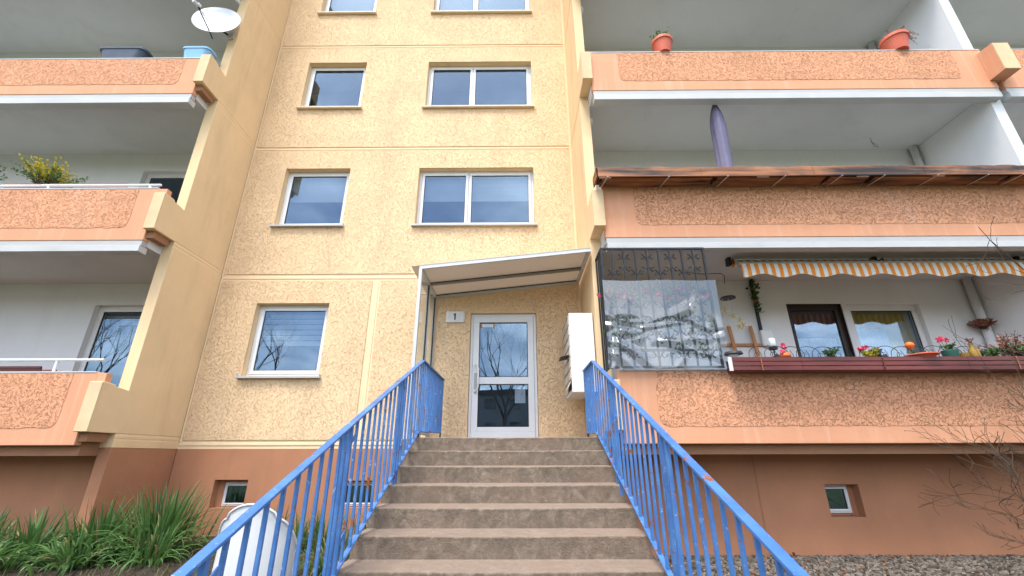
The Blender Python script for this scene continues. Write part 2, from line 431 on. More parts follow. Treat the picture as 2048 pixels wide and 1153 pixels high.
# ------------------------------------------------------------------ mesh helpers
class B:
    def __init__(s): s.v = []; s.f = []
    def add(s, vs, fs):
        k = len(s.v); s.v += [tuple(p) for p in vs]; s.f += [tuple(i+k for i in q) for q in fs]; return s
    def box(s, x0, x1, y0, y1, z0, z1):
        vs = [(x, y, z) for z in (z0, z1) for y in (y0, y1) for x in (x0, x1)]
        return s.add(vs, [(0, 2, 3, 1), (4, 5, 7, 6), (0, 1, 5, 4), (2, 6, 7, 3), (0, 4, 6, 2), (1, 3, 7, 5)])
    def bar(s, p0, p1, w, h, upv=(0, 0, 1)):
        p0, p1 = Vector(p0), Vector(p1); d = (p1-p0).normalized(); uv = Vector(upv)
        if abs(d.dot(uv)) > 0.98: uv = Vector((0, 1, 0))
        sx = d.cross(uv).normalized()*w/2; sy = sx.cross(d).normalized()*h/2
        vs = [p+a*sx+b*sy for p in (p0, p1) for a, b in ((-1, -1), (1, -1), (1, 1), (-1, 1))]
        return s.add(vs, [(0, 1, 2, 3), (7, 6, 5, 4), (0, 4, 5, 1), (1, 5, 6, 2), (2, 6, 7, 3), (3, 7, 4, 0)])
    def tube(s, pts, r, n=8, cap=True):
        pts = [Vector(p) for p in pts]; N = len(pts)
        rs = r if isinstance(r, (list, tuple)) else [r]*N
        ref = Vector((0.31, 0.2, 0.93)); rings = []
        for i, p in enumerate(pts):
            d = (pts[min(i+1, N-1)]-pts[max(i-1, 0)])
            d = d.normalized() if d.length > 1e-9 else Vector((0, 0, 1))
            a = d.cross(ref)
            if a.length < 1e-3: a = d.cross(Vector((1, 0, 0)))
            a.normalize(); b2 = d.cross(a)
            rings.append([p+(a*math.cos(t)+b2*math.sin(t))*rs[i] for t in (2*math.pi*k/n for k in range(n))])
        k0 = len(s.v)
        for rg in rings: s.v += [tuple(q) for q in rg]
        for i in range(N-1):
            for k in range(n):
                a, b2 = k0+i*n+k, k0+i*n+(k+1) % n
                s.f.append((a, b2, b2+n, a+n))
        if cap:
            s.f.append(tuple(k0+k for k in range(n))[::-1]); s.f.append(tuple(k0+(N-1)*n+k for k in range(n)))
        return s
    def prism(s, poly, fn, a, b):
        """poly of 2-D points, fn(u,v,t) -> xyz, from t=a to t=b"""
        n = len(poly)
        vs = [fn(u, v, a) for u, v in poly]+[fn(u, v, b) for u, v in poly]
        fs = [tuple(range(n))[::-1], tuple(range(n, 2*n))]
        fs += [(i, (i+1) % n, (i+1) % n+n, i+n) for i in range(n)]
        return s.add(vs, fs)
    def lathe(s, prof, c, n=20, cap=True):
        k0 = len(s.v); cx, cy, cz = c
        for r, z in prof:
            for k in range(n):
                t = 2*math.pi*k/n
                s.v.append((cx+r*math.cos(t), cy+r*math.sin(t), cz+z))
        for i in range(len(prof)-1):
            for k in range(n):
                a, b2 = k0+i*n+k, k0+i*n+(k+1) % n
                s.f.append((a, b2, b2+n, a+n))
        if cap:
            s.f.append(tuple(k0+k for k in range(n))[::-1])
            s.f.append(tuple(k0+(len(prof)-1)*n+k for k in range(n)))
        return s
    def leaf(s, p, d, ln, w, fold=0.15):
        p, d = Vector(p), Vector(d).normalized()
        a = d.cross(Vector((rnd.uniform(-1, 1), rnd.uniform(-1, 1), rnd.uniform(-1, 1)))).normalized()
        nn = d.cross(a)
        return s.add([p, p+d*ln*0.5+a*w/2+nn*w*fold, p+d*ln, p+d*ln*0.5-a*w/2+nn*w*fold], [(0, 1, 2), (0, 2, 3)])
    def build(s, name, mat, parent=None, smooth=False, bevel=0, seg=2):
        me = bpy.data.meshes.new(name)
        me.from_pydata(s.v, [], s.f)
        me.validate(); me.update()
        me.materials.append(M[mat])
        return link(name, me, parent, smooth, bevel, seg)

def link(name, me, parent=None, smooth=False, bevel=0, seg=2):
    o = bpy.data.objects.new(name, me); COL.objects.link(o)
    if smooth: me.polygons.foreach_set('use_smooth', [True]*len(me.polygons))
    if parent:
        o.parent = parent
        o.matrix_parent_inverse = world_of(parent).inverted()
    if bevel:
        mo = o.modifiers.new('soft_edge', 'BEVEL'); mo.width = bevel; mo.segments = seg; mo.limit_method = 'ANGLE'; mo.angle_limit = math.radians(50)
    return o

def world_of(o):
    mloc = Matrix.Translation(o.location)
    if o.parent: return world_of(o.parent) @ o.matrix_parent_inverse @ mloc
    return mloc

def thing(name, label, cat, loc=(0, 0, 0), group=None):
    o = bpy.data.objects.new(name, None); COL.objects.link(o)
    o.empty_display_size = 0.2; o.location = loc
    o['label'] = label; o['category'] = cat
    if group: o['group'] = group
    return o

def tag(o, label, cat, group=None):
    o['label'] = label; o['category'] = cat
    if group: o['group'] = group
    return o

def part(o, label): o['label'] = label; return o

def box(name, mat, parent, x0, x1, y0, y1, z0, z1, bevel=0):
    return B().box(x0, x1, y0, y1, z0, z1).build(name, mat, parent, bevel=bevel)

def ss(a, b, x):
    t = np.clip((x-a)/(b-a), 0, 1); return t*t*(3-2*t)

# ------------------------------------------------------------------ ground
def ground_z(x, y):
    x = np.asarray(x, float); y = np.asarray(y, float)
    near = ss(-5.2, -0.9, y)
    right = 0.33*near
    left = 0.05 + 0.37*ss(-3.6, -1.9, y) + 0.06*ss(-5.5, -8, x)*ss(-3.0, -1.9, y)
    left = left*ss(-6.5, -4.5, y)
    k = ss(-1.6, -1.2, x)
    return left*(1-k)+right*k

def build_ground():
    xs = np.unique(np.concatenate([np.linspace(-300, -16, 16), np.linspace(-16, 14, 151), np.linspace(14, 300, 16)]))
    ys = np.unique(np.concatenate([np.linspace(-300, -9, 18), np.linspace(-9, 0.5, 96), np.linspace(0.5, 120, 8)]))
    X, Y = np.meshgrid(xs, ys)
    rs = np.random.RandomState(3)
    Z = ground_z(X, Y)+rs.uniform(-0.012, 0.012, X.shape)*((np.abs(X) < 16) & (Y > -9))
    V = np.stack([X, Y, Z], -1).reshape(-1, 3)
    nx = len(xs); idx = np.arange(len(V)).reshape(len(ys), nx)
    F = np.stack([idx[:-1, :-1], idx[:-1, 1:], idx[1:, 1:], idx[1:, :-1]], -1).reshape(-1, 4)
    b = B(); b.v = V.tolist(); b.f = F.tolist()
    g = b.build('ground', 'ground', smooth=True); g['kind'] = 'structure'
    # paving in front of the stairs
    p = B().box(-1.7, 1.6, -40, -5.62, -0.15, 0.035).build('path', 'path'); p['kind'] = 'structure'
build_ground()

# ------------------------------------------------------------------ the apartment building
bld = thing('apartment_building', 'yellow and orange prefabricated apartment block with stacked balconies and a glazed entrance', 'building', (-2, 0, 0.3))
XL, XR = -5.247, 1.165        # inner faces of the two fins
FT = 0.165                    # fin thickness
STOREY = 2.8
TOPZ = 18.5
Y0 = 0.0

def holes_wall(name, mat, x0, x1, z0, z1, y, holes, parent=bld, depth=0.02):
    """flat panel facing -y with rectangular openings (hx0,hx1,hz0,hz1) and thickness"""
    xs = sorted({x0, x1, *[h[0] for h in holes], *[h[1] for h in holes]})
    zs = sorted({z0, z1, *[h[2] for h in holes], *[h[3] for h in holes]})
    b = B(); ix = {}
    def vi(x, z, yy):
        k = (x, z, yy)
        if k not in ix: ix[k] = len(b.v); b.v.append((x, yy, z))
        return ix[k]
    def solid(i, j):
        if i < 0 or j < 0 or i >= len(xs)-1 or j >= len(zs)-1: return False
        cx, cz = (xs[i]+xs[i+1])/2, (zs[j]+zs[j+1])/2
        return not any(h[0] < cx < h[1] and h[2] < cz < h[3] for h in holes)
    for i in range(len(xs)-1):
        for j in range(len(zs)-1):
            if not solid(i, j): continue
            a, c, d, e = xs[i], xs[i+1], zs[j], zs[j+1]
            b.f.append((vi(a, d, y), vi(c, d, y), vi(c, e, y), vi(a, e, y)))
            yb = y+depth
            for (di, dj, p, q) in ((-1, 0, (a, e), (a, d)), (1, 0, (c, d), (c, e)), (0, -1, (a, d), (c, d)), (0, 1, (c, e), (a, e))):
                if not solid(i+di, j+dj):
                    b.f.append((vi(*q, y), vi(*p, y), vi(*p, yb), vi(*q, yb)))
    return b.build(name, mat, parent)

def frame_rect(b, x0, x1, z0, z1, w, y0, y1):
    b.box(x0, x1, y0, y1, z0, z0+w); b.box(x0, x1, y0, y1, z1-w, z1)
    b.box(x0, x0+w, y0, y1, z0+w, z1-w); b.box(x1-w, x1, y0, y1, z0+w, z1-w)
    return b

def make_window(x0, x1, z0, z1, yw, lights, frame='white', sill='white_metal', reveal='yellow', blind=0.0, blind_z=None, ysurf=-0.015,
                sill_out=0.075, roomd=0.9, name='window', fr=0.042, sw=0.055):
    """frame is the part; sashes, panes, sill, blind and room behind are its sub-parts. yw: front of frame"""
    win = frame_rect(B(), x0, x1, z0, z1, fr, yw, yw+0.06).build(name, frame, bld, bevel=0.004)
    r = B()
    for (a, c) in ((x0-0.001, x0-0.03), (x1+0.001, x1+0.03)):
        r.box(min(a, c), max(a, c), ysurf+0.004, yw+0.10, z0-0.03, z1+0.03)
    r.box(x0-0.001, x1+0.001, ysurf+0.004, yw+0.10, z1+0.001, z1+0.03)
    r.box(x0-0.001, x1+0.001, ysurf+0.02, yw+0.10, z0-0.03, z0-0.001)
    r.build('reveal', reveal, win)
    n = len(lights); xs = [x0+fr]
    tot = (x1-x0)-2*fr
    for f in lights: xs.append(xs[-1]+tot*f)
    for i in range(n):
        a, c = xs[i]+0.004, xs[i+1]-0.004
        g = fr+0.004; h = g+sw
        frame_rect(B(), a, c, z0+g, z1-g, sw, yw-0.012, yw+0.045).build('sash', frame, win, bevel=0.006)
        frame_rect(B(), a+sw+0.001, c-sw-0.001, z0+h+0.001, z1-h-0.001, 0.007, yw+0.002, yw+0.016).build('seal', 'rubber', win)
        B().box(a+sw-0.005, c-sw+0.005, yw+0.012, yw+0.018, z0+h-0.005, z1-h+0.005).build('pane', 'glass', win)
    if sill:
        s = B()
        s.add([(x0-0.04, yw+0.005, z0+0.004), (x1+0.04, yw+0.005, z0+0.004), (x1+0.04, ysurf-sill_out, z0-0.022), (x0-0.04, ysurf-sill_out, z0-0.022),
               (x0-0.04, yw+0.005, z0-0.012), (x1+0.04, yw+0.005, z0-0.012), (x1+0.04, ysurf-sill_out+0.004, z0-0.052), (x0-0.04, ysurf-sill_out+0.004, z0-0.052)],
              [(0, 3, 2, 1), (4, 5, 6, 7), (3, 7, 6, 2), (0, 1, 5, 4), (0, 4, 7, 3), (1, 2, 6, 5)])
        s.box(x0-0.046, x0-0.038, ysurf-sill_out-0.003, yw, z0-0.055, z0+0.012)
        s.box(x1+0.038, x1+0.046, ysurf-sill_out-0.003, yw, z0-0.055, z0+0.012)
        s.build('sill', sill, win)
    rm = B(); yb = yw+0.10; d = yb+roomd
    q = [(x0-.02, yb, z0-.02), (x1+.02, yb, z0-.02), (x1+.02, yb, z1+.02), (x0-.02, yb, z1+.02), (x0-.5, d, z0-.6), (x1+.5, d, z0-.6), (x1+.5, d, z1+.25), (x0-.5, d, z1+.25)]
    rm.add(q, [(0, 1, 5, 4), (1, 2, 6, 5), (2, 3, 7, 6), (3, 0, 4, 7), (4, 5, 6, 7)]).build('room', 'room', win)
    if blind:
        bl = B(); zt = z1-0.03; zb = z0+(z1-z0)*(1-blind); k = 0; z = zt
        while z > zb:
            bl.add([(x0+.03, yw+0.115, z), (x1-.03, yw+0.115, z), (x1-.03, yw+0.165, z-0.072), (x0+.03, yw+0.165, z-0.072)], [(0, 1, 2, 3)])
            z -= 0.098
        bl.build('blind', 'blind', win)
    return win

# --- yellow entrance bay: panels, joints, windows
JZ = [1.687, 4.487, 7.287, 10.087, 12.887, 15.687]
JH = [0.055, 0.065, 0.045, 0.042, 0.042, 0.042]
LWX = (-4.495, -3.225); RWX = (-1.865, 0.385)
DX0, DX1, DZ1 = -0.752, 0.372, 3.80
# backing that carries the cream joints, set behind the panels
def openings(k):
    z0, z1 = 2.745+STOREY*k, 4.015+STOREY*k
    if k == 0: return [(LWX[0], LWX[1], 2.745, 4.0)]
    return [(LWX[0], LWX[1], z0, z1), (RWX[0], RWX[1], z0, z1)]
for k in range(5):
    z0, z1 = JZ[k]+JH[k], JZ[k+1]-JH[k+1]
    if k == 0:
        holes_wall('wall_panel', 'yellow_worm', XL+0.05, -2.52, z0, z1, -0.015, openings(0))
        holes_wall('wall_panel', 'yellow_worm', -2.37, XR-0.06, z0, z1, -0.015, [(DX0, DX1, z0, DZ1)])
        holes_wall('wall_backing', 'cream', XL, XR, 1.615, z1+0.05, -0.001, openings(0)+[(DX0, DX1, 1.615, DZ1)])
        box('joint_strip', 'cream', bld, -2.485, -2.405, -0.010, 0.004, z0, z1)
    else:
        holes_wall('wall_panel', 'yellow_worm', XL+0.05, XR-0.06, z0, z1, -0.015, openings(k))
        holes_wall('wall_backing', 'cream', XL, XR, z0-0.05, z1+0.05, -0.001-0.0007*(k % 2), openings(k))
    # joint beads
    j = B()
    w = JH[k]*0.45
    j.box(XL+0.01, XR-0.02, -0.011, 0.004, JZ[k]-w, JZ[k]+w*0.55)
    j.build('joint_strip', 'cream', bld, bevel=0.004)
for x in (XL+0.024, XR-0.03):
    for k in range(5):
        box('corner_strip', 'cream', bld, x-0.014, x+0.014, -0.012, 0.003, JZ[k]+0.02, JZ[k+1]-0.02, 0.004)

for k in range(5):
    zz = STOREY*k
    if k == 0:
        make_window(LWX[0], LWX[1], 2.745, 4.0, 0.115, [1.0], sill='white_metal', blind=0.55)
    else:
        bl = {1: 0.45, 2: 0.0, 3: 0.9}.get(k, 0.0)
        make_window(LWX[0], LWX[1], 2.745+zz, 4.015+zz, 0.115, [1.0], sill='white_metal' if k == 1 else 'cream_metal', blind=bl)
        make_window(RWX[0], RWX[1], 2.745+zz, 4.015+zz, 0.115, [0.43, 0.57], sill='white_metal' if k == 1 else 'cream_metal', blind=bl)

# plinth of the entrance bay
holes_wall('plinth_wall', 'brown', XL, -1.0, -0.4, 1.6145, -0.004, [(-4.555, -4.045, 0.79, 1.175), (-2.70, -2.12, 0.79, 1.160)], depth=0.18)
box('plinth_wall', 'brown', bld, -1.0, XR, -0.0035, 0.18, -0.4, 1.6145)
for (a, c) in ((-4.555, -4.045), (-2.70, -2.12)):
    box('reveal_splay', 'brown', bld, a-0.02, (a+0.09 if a < -4 else a+0.07)-0.031, 0.128, 0.19, 0.70, 1.25)
    box('reveal_splay', 'brown', bld, a-0.02, c+0.03, 0.127, 0.19, 1.161, 1.25)
    w = make_window(a+0.09 if a < -4 else a+0.07, c, 0.80, 1.13, 0.14, [1.0], sill=None, reveal='brown', name='basement_window', fr=0.018, sw=0.024, ysurf=0.13, roomd=0.5)

# --- fins that close the loggias
ZB = [1.790, 4.610, 7.415, 10.215, 13.015, 15.815]
def fin(x0, x1):
    for k in range(5):
        zb, zt = ZB[k], ZB[k+1]-0.085
        poly = [(0.0, zb), (-1.61, zb), (-1.61, zb+0.615), (-1.41, zb+0.60), (-1.40, zb+0.575), (-1.30, zb+0.57), (-1.19, zb+0.555), (-1.19, zt), (0.0, zt)]
        B().prism(poly, lambda u, v, t: (t, u, v), x0, x1).build('fin_panel', 'yellow', bld, bevel=0.008)
        box('fin_joint', 'cream', bld, x0+0.006, x1-0.006, -1.184, 0.0, zb-0.088, zb+0.003)
        box('fin_joint_bead', 'yellow', bld, x0+0.002, x1-0.002, -1.187, 0.0, zb-0.062, zb-0.028, 0.003)
        # weathered nose of the bracket
        box('bracket_nose', 'weather', bld, x0-0.002, x1+0.002, -1.616, -1.598, zb+0.004, zb+0.606, 0.004)
    box('fin_base', 'yellow', bld, x0, x1, -1.19, 0.0, 1.6165, ZB[0]-0.087)
    box('fin_plinth', 'brown', bld, x0+0.003, x1-0.003, -1.188, -0.003, -0.4, 1.6145, 0.006)
fin(XL-FT, XL); fin(XR, XR+FT)
XF = 8.10
def divider(x0, x1, mat):
    for k in range(5):
        zb = ZB[k]
        box('divider_wall', mat, bld, x0, x1, -1.44, -0.012, [1.7, 4.56, 7.36, 10.16, 12.96][k], [4.385, 7.185, 9.985, 12.785, 15.585][k])
        B().prism([(-1.40, zb-0.05), (-1.80, zb-0.05), (-1.80, zb+0.52), (-1.40, zb+0.56)], lambda u, v, t: (t, u, v), x0+0.02, x1+0.10).build('bracket', 'orange', bld, bevel=0.006)
        box('bracket_nose', 'weather', bld, x0+0.019, x1+0.101, -1.806, -1.788, zb-0.046, zb+0.516, 0.004)
divider(7.98, 8.16, 'white_wall')
divider(-12.35, -12.2, 'white_wall')
divider(15.0, 15.2, 'white_wall')

# --- loggias
PB = [1.635, 4.450, 7.212, 10.01, 12.81]
PT = [2.525, 5.330, 8.065, 10.90, 13.7]
CE = [4.385, 7.190, 9.985, 12.785, 15.585]
def rounded(x0, x1, z0, z1, seed=0, r=0.11, n=6):
    rq = random.Random(seed); j = lambda a: rq.uniform(-a, a)
    p = [(x0+j(.006), z1)]+[(x0+j(.008), z1-(z1-z0-r)*k/6) for k in range(1, 6)]
    p += [(x0+r-r*math.cos(t)+j(.005), z0+r-r*math.sin(t)+j(.005)) for t in (math.pi/2*i/n for i in range(n+1))]
    m_ = int((x1-x0-2*r)/0.07)
    p += [(x0+r+(x1-x0-2*r)*k/m_, z0+j(.007)) for k in range(1, m_)]
    p += [(x1-r+r*math.sin(t)+j(.005), z0+r-r*math.cos(t)+j(.005)) for t in (math.pi/2*i/n for i in range(n+1))]
    p += [(x1+j(.008), z0+r+(z1-z0-r)*k/6) for k in range(1, 6)]
    return p+[(x1, z1)]
def loggia(x0, x1, left):
    for k in range(5):
        b, t, ce = PB[k], PT[k], CE[k]
        if left and k == 2: t -= 0.06
        e0, e1 = x0, x1
        par = box('balcony_parapet', 'orange', bld, e0, e1, -1.55, -1.45, b, t, 0.008)
        for (tx0, tx1) in ([(x0+0.5, XL-0.47)] if left else [(x0+0.47, x1-0.52)]):
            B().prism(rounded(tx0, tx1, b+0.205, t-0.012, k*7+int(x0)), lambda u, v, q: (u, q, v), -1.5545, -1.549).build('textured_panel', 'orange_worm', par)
        box('parapet_capping', 'white_metal', par, e0+0.02, e1-0.02, -1.556, -1.44, t+0.001, t+0.016)
        if left:
            box('parapet_end', 'orange', par, x1-0.004, XL-0.045, -1.546, -1.452, ZB[k]+0.5, t-0.004, 0.006)
            box('packing_block', 'brown_beam', par, XL-0.155, XL-0.05, -1.52, -1.24, ZB[k]-0.11, ZB[k]-0.002)
        # slab, ceiling and the white fascia rail hanging below its edge
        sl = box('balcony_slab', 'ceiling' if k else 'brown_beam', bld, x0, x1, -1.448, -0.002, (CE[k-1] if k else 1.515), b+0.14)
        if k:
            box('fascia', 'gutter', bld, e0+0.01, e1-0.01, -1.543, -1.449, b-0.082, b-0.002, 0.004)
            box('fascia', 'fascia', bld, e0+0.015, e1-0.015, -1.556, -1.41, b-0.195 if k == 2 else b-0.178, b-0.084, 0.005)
    box('roof_slab', 'ceiling', bld, x0, x1, -1.55, -0.002, CE[4], CE[4]+0.25)
LX0, LX1 = -12.2, XL-FT+0.003
RX0, RX1 = XR+FT-0.003, 7.98
loggia(LX0, LX1, True)
loggia(RX0, RX1+0.12, False)
loggia(8.20, 15.0, False)
# plinths under the loggias
holes_wall('plinth_wall', 'brown', RX0-0.02, 16.0, -0.4, 1.514, -0.93, [(4.03, 4.47, 0.765, 1.147)], depth=0.16)
holes_wall('plinth_wall', 'brown', -13, LX1+0.02, -0.4, 1.514, -0.93, [], depth=0.16)
make_window(4.03, 4.40, 0.80, 1.13, -0.80, [1.0], sill=None, reveal='brown', name='basement_window', fr=0.018, sw=0.024, ysurf=-0.80, roomd=0.4)
box('reveal_splay', 'brown', bld, 4.431, 4.50, -0.805, -0.75, 0.70, 1.25)
box('reveal_splay', 'brown', bld, 4.0, 4.431, -0.804, -0.75, 1.161, 1.25)
box('plinth_joint', 'brown_beam', bld, 3.15, 3.17, -0.934, -0.92, 0.3, 1.51)

# loggia back walls with doors and windows
RDOOR = (4.70, 5.655); RWIN = (5.735, 6.985)
for k in range(5):
    zf, zc = PB[k]+0.14, CE[k]
    z = STOREY*k
    hr = [(RDOOR[0], RDOOR[1], zf+0.05, 3.955+z), (RWIN[0], RWIN[1], 2.66+z, 3.945+z)]
    hl = [(-7.33, -5.75, zf+0.05, 3.985+z)]
    holes_wall('loggia_wall', 'white_wall', RX0, 7.98, zf+0.001, zc-0.001, -0.006, hr)
    holes_wall('loggia_wall', 'white_wall', LX0, LX1, zf+0.001, zc-0.001, -0.006, hl)
    holes_wall('loggia_wall', 'white_wall', 8.17, 15.0, zf+0.001, zc-0.001, -0.006, [])
    if k > 2: continue
    make_window(RDOOR[0], RDOOR[1], zf+0.05, 3.955+z, 0.07, [1.0], frame='brown_door' if k == 0 else 'white', sill=None, reveal='brown_door' if k == 0 else 'white_wall', name='balcony_door', ysurf=0.0)
    make_window(RWIN[0], RWIN[1], 2.66+z, 3.945+z, 0.07, [1.0], sill='white_metal', reveal='white_wall', ysurf=0.0)
    make_window(-7.33, -5.75, zf+0.05, 3.985+z, 0.09, [0.55, 0.45], sill=None, reveal='white_wall', name='balcony_door', ysurf=0.0, blind=0.12 if k == 0 else 0)
# downpipe in the corner of the right-hand loggias
for k in range(3):
    B().tube([(7.88, -0.09, PB[k]+0.14), (7.88, -0.09, CE[k])], 0.062, 14).build('downpipe', 'white_wall', bld, smooth=True)
# the body of the block behind everything
box('building_core', 'far_wall', bld, -14, 16, 1.25, 9, -0.4, TOPZ)
box('roof', 'roof', bld, -14.2, 16.2, -1.6, 9.2, 15.9, 16.4)

# --- entrance door (white aluminium, two panes)
dy = 0.035
dr = frame_rect(B(), DX0+0.004, DX1-0.004, 1.712, DZ1-0.004, 0.045, dy, dy+0.07).build('entrance_door', 'white', bld, bevel=0.004)
part(dr, 'white glazed entrance door with a bow handle')
r = B(); r.box(DX0-0.03, DX0-0.001, -0.012, dy+0.1, 1.70, DZ1+0.03); r.box(DX1+0.001, DX1+0.03, -0.012, dy+0.1, 1.70, DZ1+0.03); r.box(DX0-0.001, DX1+0.001, -0.012, dy+0.1, DZ1+0.001, DZ1+0.03)
r.build('reveal', 'yellow', dr)
b = B(); a, c = DX0+0.052, DX1-0.052
frame_rect(b, a, c, 1.76, DZ1-0.052, 0.10, dy-0.014, dy+0.05); b.box(a+0.10, c-0.10, dy-0.012, dy+0.048, 2.60, 2.715); b.box(a+0.1, c-0.1, dy-0.012, dy+0.048, 1.86, 1.93)
b.build('door_leaf', 'white', dr, bevel=0.005)
for z0, z1 in ((1.93, 2.60), (2.715, DZ1-0.152)):
    frame_rect(B(), a+0.10, c-0.10, z0, z1, 0.010, dy-0.006, dy+0.02).build('seal', 'rubber', dr)
    B().box(a+0.098, c-0.098, dy+0.012, dy+0.020, z0-0.002, z1+0.002).build('pane', 'glass', dr)
hx = a+0.075
B().tube([(hx-0.02, dy-0.014, 2.47), (hx-0.02, dy-0.075, 2.475), (hx+0.015, dy-0.10, 2.50), (hx+0.03, dy-0.10, 2.55), (hx+0.03, dy-0.10, 2.84), (hx+0.015, dy-0.10, 2.885), (hx-0.02, dy-0.075, 2.91), (hx-0.02, dy-0.014, 2.915)], 0.017, 10).build('handle', 'white', dr, smooth=True)
box('lock_plate', 'gutter', dr, hx-0.045, hx+0.005, dy-0.026, dy-0.013, 2.52, 2.78, 0.004)
B().lathe([(0.0, 0), (0.012, 0), (0.012, 0.004), (0, 0.004)], (0, 0, 0), 12).build('key_cylinder', 'dark_plastic', dr).matrix_local = Matrix.Translation((-2+0.0, 0, -0.3)).inverted() @ Matrix.Translation((hx-0.022, dy-0.026, 2.66)) @ Matrix.Rotation(math.pi/2, 4, 'X') @ Matrix.Identity(4)
st = B().box(a+0.145, a+0.335, dy+0.008, dy+0.0105, DZ1-0.235, DZ1-0.175).build('sticker', 'label_blue', dr)
B().box(a+0.108, a+0.142, dy+0.008, dy+0.0105, DZ1-0.235, DZ1-0.18).build('sticker', 'label_orange', dr)
B().box(a+0.338, a+0.36, dy+0.008, dy+0.0105, DZ1-0.22, DZ1-0.18).build('sticker', 'label_orange', dr)
B().box(0.0, 0.17, dy+0.024, dy+0.027, 2.30, 2.58).build('notice', 'paper', dr)
rm = B(); q = [(DX0, dy+.1, 1.7), (DX1, dy+.1, 1.7), (DX1, dy+.1, DZ1), (DX0, dy+.1, DZ1), (DX0-.6, 1.2, 1.7), (DX1+.6, 1.2, 1.7), (DX1+.6, 1.2, DZ1+.3), (DX0-.6, 1.2, DZ1+.3)]
rm.add(q, [(0, 1, 5, 4), (1, 2, 6, 5), (2, 3, 7, 6), (3, 0, 4, 7), (4, 5, 6, 7)]).build('hallway', 'room', dr)

# ------------------------------------------------------------------ stairs
SX0, SX1 = -1.205, 0.992
LZ, LY, RISE, TREAD = 1.708, -1.81, 0.1505, 0.35
stairs = thing('entrance_stairs', 'worn brown concrete stairs leading up to the entrance door', 'stairs', (-0.1, -4, 0))
def step_mesh(x0, x1, y0, y1, z0, z1, seed):
    """block whose top front edge is chipped and rounded by wear"""
    rs = np.random.RandomState(seed); n = 90
    xs = np.linspace(x0, x1, n)
    chip = np.abs(np.convolve(rs.normal(0, 1, n+8), np.ones(5)/5, 'same')[4:-4])*0.004
    chip += (rs.rand(n) > 0.93)*rs.rand(n)*0.012
    dip = 0.006*np.exp(-((xs-(x0+x1)/2)/0.55)**2)
    prof = []
    for i in range(n):
        r = 0.008+chip[i]
        prof.append([(y0+0.004, z0), (y0+0.003*rs.rand(), z1-r*1.5-0.02), (y0, z1-r-dip[i]), (y0+r*0.35, z1-r*0.35-dip[i]), (y0+r, z1-dip[i]), (y0+0.12, z1-dip[i]*0.7), (y1, z1)])
    b = B(); m = len(prof[0])
    for i in range(n):
        b.v += [(float(xs[i]), float(p[0]), float(p[1])) for p in prof[i]]
    for i in range(n-1):
        for k in range(m-1):
            b.f.append((i*m+k, (i+1)*m+k, (i+1)*m+k+1, i*m+k+1))
    for i in (0, n-1):
        base = len(b.v); b.v.append((float(xs[i]), y1, z0))
        f = [i*m+k for k in range(m)]+[base]
        b.f.append(tuple(f if i else f[::-1]))
    return b
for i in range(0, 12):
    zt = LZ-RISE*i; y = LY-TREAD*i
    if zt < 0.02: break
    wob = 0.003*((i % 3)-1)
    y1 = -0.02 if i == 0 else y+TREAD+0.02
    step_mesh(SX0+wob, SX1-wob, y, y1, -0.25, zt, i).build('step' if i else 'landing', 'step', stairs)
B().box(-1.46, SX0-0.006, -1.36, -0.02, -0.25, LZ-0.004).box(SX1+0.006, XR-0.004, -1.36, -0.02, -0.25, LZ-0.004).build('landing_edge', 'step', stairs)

# ------------------------------------------------------------------ blue railings
def railing(x, cy, y_end, label, topz, botz, posts, side):
    t = thing('stair_railing', label, 'railing', (x, -4.0, 0.4))
    ybot = -5.75; sl = 0.4065
    top = lambda y: topz-(cy-y)*sl if y < cy else topz+0.022*(y-cy)/1.5
    bot = lambda y: botz-(cy-y)*0.437 if y < cy else botz+0.055*(y-cy)/1.5
    def strip(fn, w, h, name):
        b = B(); ys = [ybot, cy-2.6, cy-1.3, cy, y_end]
        for y0, y1 in zip(ys[:-1], ys[1:]):
            b.bar((x, y0-0.004, fn(y0-0.004)), (x, y1+0.004, fn(y1+0.004)), w, h)
        return b.build(name, 'blue', t, bevel=0.003)
    strip(top, 0.050, 0.016, 'handrail')
    strip(bot, 0.038, 0.012, 'bottom_rail')
    ys = []
    y = cy-0.09
    while y > ybot+0.05: ys.append(y); y -= 0.135
    y = cy+0.06
    while y < y_end-0.03: ys.append(y); y += 0.115
    for y in ys:
        if any(abs(y-p) < 0.06 for p in posts): continue
        dx = rnd.uniform(-0.002, 0.002)
        B().bar((x+dx, y, bot(y)+0.004), (x-dx, y+rnd.uniform(-0.004, 0.004), top(y)-0.006), 0.018, 0.018, (0, 1, 0)).build('baluster', 'blue', t)
    for p in posts:
        for d in (-0.045, 0.045):
            lo = bot(p+d)-0.16 if p < cy else LZ
            B().bar((x, p+d, lo), (x, p+d, top(p+d)-0.004), 0.026, 0.030, (0, 1, 0)).build('post', 'blue', t, bevel=0.002)
        # little swan-necked plates that tie the post to the next baluster
        for zz, s in ((top(p)-0.13, 1), (bot(p)+0.16, 1)):
            y0, y1 = p+0.05, p+0.135
            poly = [(y0, zz), (y0+0.02, zz+0.045), (y0+0.05, zz+0.062), (y1, zz+0.085), (y1, zz+0.052), (y0+0.055, zz+0.028), (y0+0.03, zz+0.012), (y0+0.012, zz-0.03)]
            B().prism(poly, lambda u, v, q: (q, u, v), x-0.004, x+0.004).build('tie_plate', 'blue', t)
    for y in (cy+0.02, y_end-0.02):
        B().bar((x, y, LZ+0.001), (x, y, bot(y)), 0.02, 0.02, (0, 1, 0)).build('foot', 'rubber', t)
    # end upright on the landing
    B().bar((x, y_end, bot(y_end)), (x, y_end, top(y_end)), 0.02, 0.02, (0, 1, 0)).build('baluster', 'blue', t)
    return t
